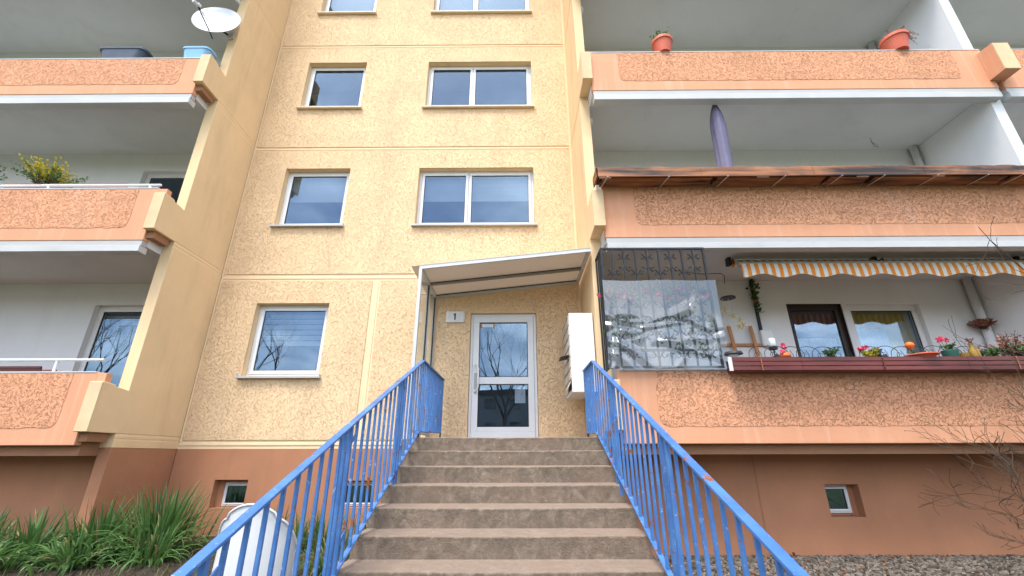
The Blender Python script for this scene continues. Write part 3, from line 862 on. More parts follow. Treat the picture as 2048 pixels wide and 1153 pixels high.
railing(-1.15, -1.76, -0.12, 'peeling blue metal railing up the left side of the stairs, beside the planting', 2.622, 1.775, (-2.68, -4.03, -5.38), -1)
railing(0.957, -1.88, -1.14, 'peeling blue metal railing up the right side of the stairs, beside the letterbox', 2.585, 1.752, (-2.80, -4.22, -5.47), 1)

# ------------------------------------------------------------------ entrance canopy
can = thing('entrance_canopy', 'white framed sloping canopy with one glazed side over the entrance door', 'canopy', (-1.37, -0.6, 4.1))
CX0, CX1, CY0, CY1 = -1.40, 1.145, -1.29, -0.035
cz = lambda x: 4.085+(x-CX0)/(CX1-CX0)*0.275
def cbar(x0, y0, x1, y1, w, h, dz=0.0): return B().bar((x0, y0, cz(x0)+dz), (x1, y1, cz(x1)+dz), w, h)
cbar(CX0, CY0, CX1, CY0, 0.03, 0.062, 0.02).build('frame_beam', 'white_metal', can, bevel=0.003)
cbar(CX0, CY1, CX1, CY1, 0.05, 0.062, 0.02).build('frame_beam', 'white_metal', can, bevel=0.003)
cbar(CX0+0.02, CY0+0.017, CX0+0.02, CY1-0.027, 0.04, 0.060, 0.02).build('frame_beam', 'white_metal', can, bevel=0.003)
cbar(CX1-0.025, CY0+0.017, CX1-0.025, CY1-0.027, 0.05, 0.058, 0.02).build('frame_beam', 'white_metal', can, bevel=0.003)
cbar(CX0+0.05, -0.62, CX1-0.055, -0.62, 0.055, 0.030, 0.005).build('cross_bar', 'alu_dark', can)
for y0, y1 in ((CY0+0.03, -0.65), (-0.59, CY1-0.035)):
    for yy in (y0, y1):
        cbar(CX0+0.045, yy, CX1-0.055, yy, 0.010, 0.012, 0.022).build('seal', 'rubber', can)
sh = B(); e = 0.045
sh.add([(CX0-0.12, CY0-0.02, cz(CX0-0.12)+e), (CX1-0.002, CY0-0.02, cz(CX1)+e), (CX1-0.002, CY1+0.02, cz(CX1)+e), (CX0-0.12, CY1+0.02, cz(CX0-0.12)+e),
        (CX0-0.12, CY0-0.02, cz(CX0-0.12)+e+.01), (CX1-0.002, CY0-0.02, cz(CX1)+e+.01), (CX1-0.002, CY1+0.02, cz(CX1)+e+.01), (CX0-0.12, CY1+0.02, cz(CX0-0.12)+e+.01)],
       [(3, 2, 1, 0), (4, 5, 6, 7), (0, 1, 5, 4), (1, 2, 6, 5), (2, 3, 7, 6), (3, 0, 4, 7)])
sh.build('roof_sheet', 'canopy_sheet', can)
for y, w in ((CY0+0.005, 0.055), (-0.62, 0.045), (CY1, 0.045)):
    B().box(CX0, CX0+0.045, y-w/2, y+w/2, LZ+0.002, cz(CX0)-0.012).build('post', 'white_metal', can, bevel=0.003)
for y0, y1 in ((CY0+0.04, -0.65), (-0.595, CY1-0.03)):
    B().box(CX0+0.018, CX0+0.024, y0, y1, LZ+0.12, cz(CX0)-0.02).build('glass_panel', 'clear', can)
    B().box(CX0+0.014, CX0+0.034, y1-0.014, y1, LZ+0.12, cz(CX0)-0.02).build('seal', 'rubber', can)
for z in (LZ+0.09,):
    B().box(CX0+0.004, CX0+0.04, CY0+0.03, CY1-0.02, z, z+0.035).build('side_rail', 'white_metal', can)

# ------------------------------------------------------------------ letterbox, house number
mb = thing('letterbox_unit', 'white letterbox unit with rows of flaps on the wall right of the door', 'letterbox', (0.97, -0.6, 2.3))
box('cabinet', 'white', mb, 0.80, 1.150, -1.03, -0.22, 2.325, 3.475, 0.006)
for r_ in range(7):
    for c_ in range(2):
        z0 = 2.36+r_*0.156; y0 = -1.01+c_*0.395
        if r_ == 0 and c_ == 0:
            B().bar((0.795, y0+0.19, z0+0.13), (0.74, y0+0.19, z0+0.02), 0.36, 0.006, (1, 0, 0)).build('flap', 'mail_flap', mb); continue
        box('flap', 'mail_flap', mb, 0.786, 0.799, y0, y0+0.375, z0, z0+0.140, 0.004)
        B().box(0.782, 0.787, y0+0.02, y0+0.36, z0+0.118, z0+0.124).build('flap_slot', 'dark_plastic', mb)
B().bar((0.79, -0.82, 2.86), (0.66, -0.82, 2.83), 0.30, 0.008).build('flap', 'dark_plastic', mb)
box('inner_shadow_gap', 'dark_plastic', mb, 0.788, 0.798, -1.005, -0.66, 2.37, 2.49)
ns = thing('house_number_sign', 'small white house number sign reading 1 beside the entrance door', 'sign', (-1.01, 0, 3.72))
B().prism([(-1.170, -0.016), (-1.170, -0.045), (-1.145, -0.06), (-0.880, -0.06), (-0.855, -0.045), (-0.855, -0.016)], lambda u, v, t: (u, v, t), 3.632, 3.822).build('lamp_body', 'white', ns)
B().box(-1.095, -0.945, -0.064, -0.0595, 3.65, 3.805).build('number_plate', 'paper', ns)
B().prism([(-1.028, 3.672), (-1.005, 3.672), (-1.005, 3.788), (-1.018, 3.788), (-1.045, 3.770), (-1.045, 3.754), (-1.028, 3.760)], lambda u, v, t: (u, t, v), -0.0665, -0.0635).build('digit', 'ink', ns)

# ------------------------------------------------------------------ planter troughs and things on the right balconies
# first floor: long timber trough hung on the parapet
pl = thing('timber_planter', 'long weathered red-brown timber trough hung on the first floor parapet', 'planter', (4.5, -1.72, 5.28))
px0, px1 = 1.20, 8.6
segs = [px0, 2.72, 4.35, 5.95, 7.3, px1]
def rough_board(x0, x1, y0, y1, z0, z1, seed, top_j=0.008):
    rs = np.random.RandomState(seed); n = max(4, int((x1-x0)/0.06)); b = B()
    xs = np.linspace(x0, x1, n); jz = np.convolve(rs.normal(0, 1, n+6), np.ones(3)/3, 'same')[3:-3]*top_j
    for i in range(n):
        x = float(xs[i]); j = float(jz[i])
        b.v += [(x, y0, z0), (x, y0, z1+j), (x, y1, z1+j*0.6), (x, y1, z0)]
    for i in range(n-1):
        for k in range(4):
            b.f.append((i*4+k, i*4+(k+1) % 4, (i+1)*4+(k+1) % 4, (i+1)*4+k))
    b.f.append((0, 3, 2, 1)); b.f.append(tuple((n-1)*4+k for k in range(4)))
    return b
for i, (a, c) in enumerate(zip(segs[:-1], segs[1:])):
    rough_board(a+0.002, c-0.002, -1.86, -1.835, 5.285, 5.440, 20+i).build('front_board', 'rust_wood', pl)
for i, (a, c) in enumerate([(px0+0.10, 2.9), (2.98, 4.55), (4.63, 5.18), (5.28, 7.2), (7.28, px1)]):
    B().box(a, c, -1.80, -1.70, 5.288, 5.306).build('bottom_board', 'rust_wood', pl)
    B().box(a-0.02, c+0.015, -1.69, -1.585, 5.290, 5.308).build('bottom_board', 'rust_wood', pl)
B().box(px0+0.03, px1, -1.825, -1.60, 5.325, 5.41).build('soil', 'ground', pl)  # unseen fill added to block light leaking through the bottom slits
B().box(px0, px0+0.02, -1.86, -1.575, 5.285, 5.45).build('end_board', 'rust_wood', pl)
rough_board(px0, px1, -1.59, -1.568, 5.335, 5.455, 33).build('back_board', 'rust_wood', pl)
for x in (1.36, 2.25, 3.10, 3.93, 4.75, 5.36, 6.13, 6.85, 7.35, 8.0):
    B().bar((x, -1.862, 5.279), (x-0.05, -1.575, 5.279), 0.022, 0.006).build('strap', 'alu', pl)
# white blocks painted in for the daylight showing through the bottom gaps
for x in (1.25, 3.55, 5.0, 6.1):
    B().box(x, x+0.17, -1.832, -1.80, 5.292, 5.31).build('gap_light_block', 'white', pl)

# ground floor: maroon slatted trough
p0 = thing('slatted_planter', 'maroon slatted wooden trough along the ground floor parapet, under the awning', 'planter', (4.5, -1.7, 2.47))
for i, z in enumerate((2.482, 2.538, 2.594)):
    xx = [2.70, 3.55, 4.55, 5.6, 6.7, 7.75]
    for a, c in zip(xx[:-1], xx[1:]):
        rough_board(a+0.002, c-0.002, -1.80-0.004*i, -1.782-0.004*i, z, z+0.048, 50+i, 0.0015).build('slat', 'maroon', p0)
B().box(2.66, 2.70, -1.79, -1.765, 2.478, 2.645).box(2.70, 2.92, -1.778, -1.766, 2.532, 2.541).box(2.70, 2.92, -1.778, -1.766, 2.586, 2.595).build('end_bracket', 'white', p0)
B().box(2.72, 7.75, -1.775, -1.60, 2.476, 2.484).build('bottom_board', 'maroon', p0)
B().box(2.72, 7.75, -1.60, -1.585, 2.476, 2.63).build('back_board', 'maroon', p0)
B().box(2.72, 7.75, -1.765, -1.605, 2.60, 2.615).build('soil', 'ground', p0)
for x in (3.05, 4.55, 6.2, 7.4):
    B().bar((x, -1.812, 2.478), (x, -1.812, 2.645), 0.012, 0.004, (0, 1, 0)).build('clip', 'rust_wood', p0)

# wire edging of hoops in the trough
we = thing('wire_edging', 'black wire hoop edging standing in the maroon trough', 'edging', (4.5, -1.7, 2.61))
x = 2.98; i = 0
while x < 7.7:
    w = 0.30; z0 = 2.61; h = 0.155+0.02*rnd.random()
    if not (4.0 < x < 4.25 or 5.85 < x < 6.0):
        hoop = [(x, -1.69, z0), (x, -1.69, z0+h*0.55)]+[(x+w/2-w/2*math.cos(t), -1.69, z0+h*0.55+0.10*math.sin(t)) for t in (math.pi*k/8 for k in range(1, 8))]+[(x+w, -1.69, z0+h*0.55), (x+w, -1.69, z0)]
        B().tube(hoop, 0.0042, 5).build('hoop', 'iron', we)
        xm = x+w/2
        B().tube([(xm, -1.69, z0), (xm+0.01, -1.69, z0+h*0.5), (xm-0.02, -1.69, z0+h*0.85)], 0.0035, 5).build('stem', 'iron', we)
        sc = [(xm-0.05+0.03*math.cos(t), -1.69, z0+h*0.5+0.03*math.sin(t)) for t in (0.6*k for k in range(8))]
        B().tube(sc, 0.003, 5).build('scroll', 'iron', we)
    x += 0.20; i += 1

# wrought-iron grille with clear plastic sheet
gr = thing('iron_grille', 'black wrought iron grille with scrolls at the left end of the ground floor balcony', 'grille', (1.95, -1.6, 2.53))
gx0, gx1, gz0, gz1, gy = 1.215, 2.680, 2.545, 4.255, -1.60
frame_rect(B(), gx0, gx1, gz0, gz1, 0.028, gy-0.014, gy+0.014).build('frame', 'iron', gr)
B().box(gx0+0.028, gx1-0.028, gy-0.012, gy+0.012, 2.765, 2.795).build('cross_rail', 'iron', gr)
nb = 9; sp = (gx1-gx0)/nb
def scroll(cx, cz_, sx, sz, r0=0.042):
    pts = []
    for k in range(13):
        t = k/12*3.6; rr = r0*(1-0.55*k/12)
        pts.append((cx+sx*(0.075-rr*math.sin(t)*0.9), gy, cz_+sz*(0.12-r0+rr*math.cos(t))))
    return [(cx, gy, cz_), (cx+sx*0.012, gy, cz_+sz*0.05), (cx+sx*0.045, gy, cz_+sz*0.105)]+pts
for k in range(1, nb):
    x = gx0+k*sp
    B().box(x-0.011, x+0.011, gy-0.011, gy+0.011, gz0+0.028, gz1-0.028).build('bar', 'iron', gr)
    for zc in ((4.02, 3.52, 3.1, 2.62) if k % 2 == 0 else (3.78, 3.30, 2.86)):
        for s in (-1, 1):
            B().tube(scroll(x, zc, s, 1.15), 0.0085, 6).build('scroll', 'iron', gr)
            if zc > 3.0: B().tube(scroll(x, zc-0.01, s, -0.95), 0.0075, 6).build('scroll', 'iron', gr)
# return of the grille to the fin
sg = B()
for y in (gy+0.02, gy+0.12, gy+0.22, -1.23):
    sg.box(gx0-0.002, gx0+0.020, y-0.010, y+0.010, gz0, gz1-0.03)
sg.box(gx0-0.003, gx0+0.023, gy+0.016, -1.215, gz1-0.03, gz1-0.002)
sg.build('side_return', 'iron', gr)

def film():
    nx, nz = 170, 140; rs = np.random.RandomState(11)
    xs = np.linspace(1.20, 2.735, nx); zs = np.linspace(2.53, 3.735, nz)
    X, Z = np.meshgrid(xs, zs); Yd = np.zeros_like(X); drop = (3.735-Z)/1.2
    for _ in range(24):
        ang = rs.choice([rs.uniform(-0.6, 0.1), rs.uniform(-0.2, 0.8), rs.uniform(1.0, 1.6)]); cx, cz_ = rs.uniform(1.2, 2.7), rs.uniform(2.5, 3.40)
        u = (X-cx)*math.cos(ang)+(Z-cz_)*math.sin(ang); v = -(X-cx)*math.sin(ang)+(Z-cz_)*math.cos(ang)
        v = v+0.06*np.sin(u*rs.uniform(3, 7)+rs.rand()*6)
        ln, wd = rs.uniform(0.15, 0.5), rs.uniform(0.03, 0.12)
        Yd += rs.uniform(-1, 1)*0.048*np.exp(-(u/ln)**4)*np.maximum(0, 1-np.abs(v)/wd)
    Yd *= ss(0.06, 0.45, drop)
    Yd += 0.02*np.sin(X*5+1.0)*ss(0.1, 0.8, drop)
    V = np.stack([X+0.012*drop*np.sin(Z*9), -1.665+Yd, Z+0.006*np.sin(X*7)], -1).reshape(-1, 3)
    idx = np.arange(nx*nz).reshape(nz, nx)
    F = np.stack([idx[:-1, :-1], idx[:-1, 1:], idx[1:, 1:], idx[1:, :-1]], -1).reshape(-1, 4)
    b = B(); b.v = V.tolist(); b.f = F.tolist()
    o = b.build('plastic_sheet', 'film', smooth=True)
    tag(o, 'crumpled clear plastic sheet hung over the lower part of the iron grille', 'sheet')
film()

# flower garland threaded through the grille
ga = thing('flower_garland', 'garland of pink flowers and green leaves behind the plastic sheet', 'garland', (1.95, -1.56, 3.5))
st_, lv, fl = B(), B(), B()
pts = [(1.24+0.095*i, -1.57, 3.56+0.03*math.sin(i*1.3)) for i in range(16)]
st_.tube(pts, 0.005, 5)
for i in range(150):
    p = rnd.choice(pts); q = (p[0]+rnd.uniform(-.06, .06), p[1]+rnd.uniform(-.02, .02), p[2]+rnd.uniform(-.06, .06))
    (fl if rnd.random() < 0.32 else lv).leaf(q, (rnd.uniform(-1, 1), rnd.uniform(-.6, .2), rnd.uniform(-1, 1)), rnd.uniform(.05, .10), .065)
for i in range(260):
    q = (rnd.choice([1.35, 1.6, 2.05, 2.4, 2.5])+rnd.gauss(0, .09), -1.54+rnd.uniform(-.02, .03), rnd.uniform(2.7, 3.3))
    lv.leaf(q, (rnd.uniform(-1, 1), rnd.uniform(-.6, .2), rnd.uniform(-1, 1)), rnd.uniform(.03, .07), .035)
st_.build('stem', 'iron', ga); lv.build('leaves', 'green_leaf', ga)['kind'] = 'stuff'; fl.build('flowers', 'pink', ga)['kind'] = 'stuff'

# awning
aw = thing('striped_awning', 'retracted orange and white striped awning under the first floor balcony', 'awning', (5.6, -1.15, 4.2))
ax0, ax1 = 3.40, 8.0
b = B(); n = 300
for i in range(n+1):
    x = ax0+(7.9-ax0)*i/n
    zb = 3.995-0.028*math.cos((x-ax0)/0.59*2*math.pi)
    yb = -1.19+0.006*math.sin(x*13)
    b.v += [(x, -1.175, 4.195), (x, -1.19+0.004*math.sin(x*9+1), 4.10), (x, yb, zb)]
for i in range(n):
    for k in (0, 1): b.f.append((i*3+k, i*3+k+1, i*3+k+4, i*3+k+3))
b.build('valance', 'awning', aw)
B().box(ax0-0.02, 7.92, -1.17, -1.11, 4.175, 4.235).build('front_bar', 'gutter', aw, bevel=0.01)
B().tube([(ax0, -0.95, 4.295), (7.92, -0.95, 4.295)], 0.055, 14).build('roller', 'awning', aw, smooth=True)
B().add([(ax0+0.03, -0.95, 4.35), (7.9, -0.95, 4.35), (7.9, -1.12, 4.235), (ax0+.03, -1.12, 4.235)], [(0, 1, 2, 3)]).build('cloth', 'awning', aw)
for x in (ax0-0.06, 5.6, 7.8):
    B().box(x-0.02, x+0.03, -1.00, -0.91, 4.26, 4.384).box(x-0.035, x-0.022, -1.16, -0.92, 4.27, 4.284).box(x-0.035, x-0.022, -1.16, -1.146, 4.19, 4.284).build('bracket', 'dark_plastic', aw)
B().bar((ax0, -1.13, 4.21), (ax0+1.6, -0.96, 4.23), 0.03, 0.03).build('folding_arm', 'gutter', aw)

# curtains inside the ground floor window and door of the right balcony
def curtain(name, mat, x0, x1, z0, z1, y, label, scallop=0.0):
    b = B(); n = 60
    for i in range(n+1):
        x = x0+(x1-x0)*i/n; yy = y+0.018*math.sin(i*1.15)
        zb = z0+scallop*abs(math.sin(i/n*math.pi*2.5))
        b.v += [(x, yy, z1), (x, yy+0.004, zb)]
    for i in range(n): b.f.append((2*i, 2*i+1, 2*i+3, 2*i+2))
    return tag(b.build(name, mat, None, smooth=True), label, 'curtain')
curtain('curtain', 'curtain', 5.80, 6.95, 2.72, 3.90, 0.225, 'mustard curtain inside the white window of the ground floor balcony')
curtain('lace_curtain', 'lace', 5.80, 6.45, 2.72, 3.55, 0.195, 'white lace curtain under the mustard curtain in the balcony window', -0.0)
curtain('valance_curtain', 'clay', 4.78, 5.58, 3.45, 3.87, 0.195, 'short brown curtain behind the dark balcony door', 0.10)
curtain('door_curtain', 'lace', 4.78, 5.58, 2.0, 3.40, 0.235, 'white lace curtain behind the dark balcony door', 0.0)

# ------------------------------------------------------------------ small plant and ornament builders
def pot(name, label, cat, c, r0, r1, h, mat, group=None, rim=True):
    t = thing(name, label, cat, c, group)
    prof = [(r0*0.2, 0), (r0, 0), (r1*0.97, h*0.80)]+([(r1*1.08, h*0.80), (r1*1.08, h)] if rim else [(r1, h)])+[(r1*0.92, h), (r1*0.88, h*0.85), (0.005, h*0.84)]
    B().lathe(prof, c, 24, cap=False).build('pot', mat, t, smooth=False, bevel=0.003)
    return t
def sprigs(t, c, n, h, spread, mat, leaf, w, twig='twig', lpn=14, droop=0.0, name='foliage'):
    sb, lb = B(), B()
    for i in range(n):
        a = rnd.uniform(0, 2*math.pi); s = rnd.uniform(0.15, 1)*spread
        tip = Vector((c[0]+math.cos(a)*s, c[1]+math.sin(a)*s, c[2]+h*rnd.uniform(0.55, 1)-droop*s))
        base = Vector((c[0]+math.cos(a)*s*0.15, c[1]+math.sin(a)*s*0.15, c[2]))
        mid = (base+tip)/2+Vector((0, 0, h*0.12+droop*0.5*s))
        sb.tube([base, mid, tip], [0.004, 0.003, 0.0015], 4)
        for k in range(lpn):
            f = 0.25+0.75*k/lpn
            p = base.lerp(mid, f*2) if f < .5 else mid.lerp(tip, f*2-1)
            lb.leaf(p, (rnd.uniform(-1, 1), rnd.uniform(-1, 1), rnd.uniform(-.3, 1)), leaf*rnd.uniform(.6, 1.2), w)
    sb.build('stems', twig, t); lb.build(name, mat, t)

# second floor, right: two terracotta pots on the parapet
c = (2.645, -1.49, PT[2]+0.017)
t = pot('flower_pot', 'orange flower pot holding a small succulent on the upper right parapet', 'flower pot', c, 0.115, 0.165, 0.30, 'terracotta', 'orange pots on the upper parapet')
sb = B(); lb = B()
for i in range(16):
    a = rnd.uniform(0, 6.28); s = rnd.uniform(.03, .17)
    p0_ = Vector((c[0]+math.cos(a)*s*.6, c[1]+math.sin(a)*s*.6, c[2]+.28)); p1_ = p0_+Vector((math.cos(a)*s*.6, math.sin(a)*s*.6, rnd.uniform(.14, .33)))
    sb.tube([p0_, p1_], [.012, .008], 6)
    for k in range(12):
        p = p0_.lerp(p1_, k/11); lb.leaf(p, (rnd.uniform(-1, 1), rnd.uniform(-1, 1), rnd.uniform(-.1, .7)), .045, .03)
sb.build('stems', 'green_leaf', t); lb.build('leaves', 'green_leaf', t)
c = (6.76, -1.49, PT[2]+0.017)
t = pot('flower_pot', 'orange flower pot with dried heather spilling over on the upper right parapet', 'flower pot', c, 0.14, 0.195, 0.32, 'terracotta', 'orange pots on the upper parapet')
sprigs(t, (c[0], c[1], c[2]+.27), 40, .18, .22, 'dry_leaf', .035, .02, 'twig', 12)
sprigs(t, (c[0]+.17, c[1], c[2]+.30), 34, .10, .25, 'pale_leaf', .03, .02, 'twig', 14, droop=0.9, name='faded_heather')

# second floor, left: plastic boxes and dish
def tub(name, label, c, lx, ly, h, mat, rimw=0.02):
    t = thing(name, label, 'flower box', c)
    def rr(s, n=6, r=0.10):
        a, b_ = lx*s/2, ly*s/2; r = min(r, a, b_); p = []
        for cx, cy, t0 in ((a-r, b_-r, 0), (-a+r, b_-r, 90), (-a+r, -b_+r, 180), (a-r, -b_+r, 270)):
            p += [(cx+r*math.cos(math.radians(t0+90*k/n)), cy+r*math.sin(math.radians(t0+90*k/n))) for k in range(n+1)]
        return p
    b = B(); rings = [(0.82, 0), (0.97, h*0.86), (1.05, h*0.87), (1.05, h), (0.95, h), (0.93, h*.9), (0.80, 0.03)]
    k0 = None; m_ = len(rr(1))
    for s, z in rings: b.v += [(c[0]+x, c[1]+y, c[2]+z) for x, y in rr(s)]
    for i in range(len(rings)-1):
        for k in range(m_): b.f.append((i*m_+k, i*m_+(k+1) % m_, (i+1)*m_+(k+1) % m_, (i+1)*m_+k))
    b.f.append(tuple(range(m_))[::-1]); b.f.append(tuple((len(rings)-1)*m_+k for k in range(m_)))
    b.build('box_body', mat, t)
    return t
tub('flower_box', 'slate blue plastic flower box on the upper left parapet', (-6.98, -1.40, 8.022), 0.80, 0.27, 0.29, 'bluegrey')
tub('flower_box', 'sky blue plastic flower box beside the yellow side wall on the upper left parapet', (-5.66, -1.40, 8.022), 0.50, 0.25, 0.30, 'skyblue')

sdish = thing('satellite_dish', 'pale oval satellite dish clamped to the yellow side wall at the upper left', 'satellite dish', (-5.30, -1.22, 9.1))
C_ = Vector((-5.55, -1.36, 9.10)); nrm = Vector((0.20, -0.95, 0.20)).normalized()
ax_u = nrm.cross(Vector((0, 0, 1))).normalized(); ax_v = nrm.cross(ax_u)
b = B(); nr, na = 8, 36
for side, off in ((0, 0.0), (1, -0.008)):
    for i in range(nr+1):
        r_ = i/nr
        for k in range(na):
            t_ = 2*math.pi*k/na
            p = C_+ax_u*(0.40*r_*math.cos(t_))+ax_v*(0.43*r_*math.sin(t_))+nrm*(0.075*r_*r_+off)
            b.v.append(tuple(p))
for side in (0, 1):
    k0 = side*(nr+1)*na
    for i in range(nr):
        for k in range(na):
            q = (k0+i*na+k, k0+i*na+(k+1) % na, k0+(i+1)*na+(k+1) % na, k0+(i+1)*na+k)
            b.f.append(q if side == 0 else q[::-1])
for k in range(na):
    a_ = nr*na; b.f.append((a_+k, a_+(k+1) % na, a_+(k+1) % na+(nr+1)*na, a_+k+(nr+1)*na))
b.build('reflector', 'dish', sdish, smooth=True)
foot = C_+ax_v*0.40+nrm*0.03 if (C_+ax_v*0.40).z < C_.z else C_-ax_v*0.40+nrm*0.03
lnb = Vector((-5.65, -1.78, 9.05))
B().tube([foot-nrm*0.10, foot, foot.lerp(lnb, .5), lnb], 0.011, 8).build('arm', 'dark_plastic', sdish)
B().tube([foot+(C_-foot)*.35+nrm*.02, lnb+nrm*0.02], 0.006, 6).build('cable', 'dark_plastic', sdish)
d_ = (C_-lnb).normalized()
B().tube([lnb-d_*.07, lnb+d_*.01, lnb+d_*.015, lnb+d_*.06], [.028, .03, .042, .04], 12).build('receiver', 'dish', sdish)
B().tube([C_-nrm*0.012, C_-nrm*0.10, Vector((-5.40, -1.215, 8.96))], 0.02, 8).build('mount', 'dark_plastic', sdish)
B().box(-5.40, -5.30, -1.235, -1.192, 8.88, 9.03).build('clamp_plate', 'alu', sdish)
tag(B().box(-5.46, -5.41, -1.25, -1.19, 9.86, 9.93).build('junction_box', 'white', None), 'tiny white junction box high on the yellow side wall, above the satellite dish', 'junction box')

# first floor, left: rail, planters, forsythia
def white_rail(label, x0, x1, z, zp, posts, y=-1.50):
    t = thing('balcony_rail', label, 'rail', ((x0+x1)/2, y, zp), 'white rails on the left parapets')
    B().tube([(x0, y, z), (x1, y, z)], 0.020, 10).build('tube', 'white', t, smooth=True)
    for x in posts: B().tube([(x, y, zp), (x, y, z)], 0.017, 8).build('post', 'white', t)
white_rail('white tube rail on the first floor parapet at the left, below the yellow shrub', -12.0, -5.46, 5.425, 5.332, (-5.62, -7.2, -8.8, -10.4))
white_rail('white tube rail on the ground floor parapet at the left', -12.0, -5.44, 2.70, 2.528, (-6.05, -7.6, -9.2))
def long_box(label, x0, x1, y0, y1, z0, z1, mat):
    t = thing('window_box', label, 'window box', ((x0+x1)/2, (y0+y1)/2, z0), 'long boxes behind the left parapets')
    b = B(); b.prism([(y0+.02, z0), (y1-.02, z0), (y1, z1), (y1-.012, z1), (y1-.03, z0+.02), (y0+.03, z0+.02), (y0+.012, z1), (y0, z1)], lambda u, v, q: (q, u, v), x0, x1).build('trough', mat, t)
    B().box(x0, x1, y0-.008, y0+.012, z1-.02, z1+.006).build('rim', mat, t)
    return t
long_box('terracotta window box behind the white rail, right of the yellow shrub', -6.85, -6.05, -1.44, -1.24, 5.335, 5.50, 'clay')
tb = long_box('terracotta window box holding the yellow shrub', -8.0, -6.98, -1.44, -1.22, 5.335, 5.50, 'clay')
long_box('terracotta window box at the far left of the first floor parapet', -9.4, -8.2, -1.44, -1.22, 5.335, 5.50, 'clay')
long_box('maroon window box behind the ground floor rail at the left', -9.2, -6.30, -1.44, -1.22, 2.53, 2.625, 'maroon')
ys_ = thing('flowering_shrub', 'yellow-green shrub with yellow tips in a box on the left first floor parapet', 'shrub', (-7.5, -1.34, 5.48))
sprigs(ys_, (-7.50, -1.36, 5.48), 40, .50, .44, 'yellow_leaf', .06, .035, 'twig', 16)
sprigs(ys_, (-7.35, -1.40, 5.48), 34, .26, .55, 'green_leaf', .05, .03, 'twig', 12, name='lower_leaves')
ys2 = thing('shrub', 'sparse dark shrub at the far left edge of the first floor parapet', 'shrub', (-8.6, -1.34, 5.48))
sprigs(ys2, (-8.45, -1.36, 5.48), 22, .42, .45, 'green_leaf', .045, .025, 'twig', 9)

# first floor, right: folded parasol, bracket, hook
pa = thing('folded_parasol', 'folded parasol in a lilac cover on the first floor right balcony', 'parasol', (3.43, -1.3, 4.6))
prof = []
b = B(); na, nz = 26, 26
for i in range(nz+1):
    f = i/nz; z = 4.95+(7.15-4.95)*f
    r_ = 0.012+0.108*(1-0.9*max(0, (f-0.62)/0.38)**3.2)*(0.92+0.08*math.sin(f*9))
    cx = 3.40+0.05*f
    for k in range(na):
        t_ = 2*math.pi*k/na; rr_ = r_*(1+0.15*math.sin(3*t_+f*1.6)+0.08*math.sin(7*t_+1+f))
        b.v.append((cx+rr_*math.cos(t_)*1.02, -1.3+rr_*math.sin(t_), z))
for i in range(nz):
    for k in range(na): b.f.append((i*na+k, i*na+(k+1) % na, (i+1)*na+(k+1) % na, (i+1)*na+k))
b.f.append(tuple(range(na))[::-1]); b.f.append(tuple(nz*na+k for k in range(na)))
b.build('cover', 'lilac', pa, smooth=True)
B().tube([(3.40, -1.3, 4.6), (3.40, -1.3, 4.96)], .022, 10).build('pole', 'alu', pa)
B().lathe([(.02, 0), (.23, 0), (.23, .05), (.05, .07), (.04, .16), (.01, .16)], (3.40, -1.3, 4.592), 20).build('foot', 'dark_plastic', pa)
wb = thing('hanging_bracket', 'wire bracket with hanging ring on the first floor side wall', 'bracket', (1.35, -0.7, 5.9))
B().tube([(1.34, -0.75, 6.03), (1.60, -0.75, 6.04)], .006, 6).tube([(1.34, -0.75, 5.88), (1.50, -0.75, 6.03)], .005, 6).build('arm', 'iron', wb)
ring = lambda x, y, z, r: [(x+r*math.cos(t_), y, z+r*math.sin(t_)) for t_ in (2*math.pi*k/14 for k in range(15))]
B().tube(ring(1.61, -0.75, 6.07, .03), .005, 6).tube([(1.60, -.75, 6.04), (1.595, -.75, 5.93)], .003, 5).build('ring', 'iron', wb)
B().tube(ring(1.595, -0.75, 5.90, .035), .012, 6).build('pendant', 'dish', wb)
hk = thing('ceiling_hook', 'thin wire loop hanging from the first floor balcony ceiling', 'hook', (6.9, -0.35, 7.18))
B().tube([(6.86, -.35, 7.19), (6.85, -.35, 7.10), (6.88, -.35, 7.00), (6.95, -.35, 6.98), (6.92, -.35, 7.04), (6.86, -.35, 7.10)], .004, 5).build('wire', 'iron', hk)
for z, lab in ((6.95, 'round white fitting on the yellow side wall under the second floor parapet'), (9.72, 'round white fitting on the yellow side wall at the top of the picture')):
    t = thing('fin_fitting', lab, 'fitting', (1.345, -1.1, z), 'round fittings on the yellow side wall')
    B().tube([(1.333, -1.1, z), (1.365, -1.1, z), (1.385, -1.1, z)], [.07, .065, .03], 16).build('cap', 'dish', t, smooth=True)

# ------------------------------------------------------------------ ground floor right: things on the balcony
FZ0 = PB[0]+0.142
def T(*a, **k): return thing(*a, **k)
wc = T('wind_chime', 'wind chime with a dark disc and brass figures near the plastic sheet', 'wind chime', (3.3, -0.5, 3.4))
B().tube([(2.75, -.55, 4.33), (3.1, -.55, 4.29), (3.40, -.55, 4.30), (3.45, -.55, 4.26), (3.43, -.55, 4.12)], .006, 6).build('hook', 'iron', wc)
B().lathe([(.005, 0), (.115, .0), (.11, .02), (.03, .035), (.005, .035)], (3.44, -.55, 3.86), 22).build('disc', 'dark_plastic', wc)
B().tube([(3.43, -.55, 4.12), (3.44, -.55, 3.895)], .003, 5).build('cord', 'dish', wc)
for dx, zl in ((-.09, 3.66), (.0, 3.45), (.07, 3.53)):
    B().tube([(3.44+dx, -.55, 3.86), (3.44+dx, -.55, zl)], .003, 5).build('cord', 'dish', wc)
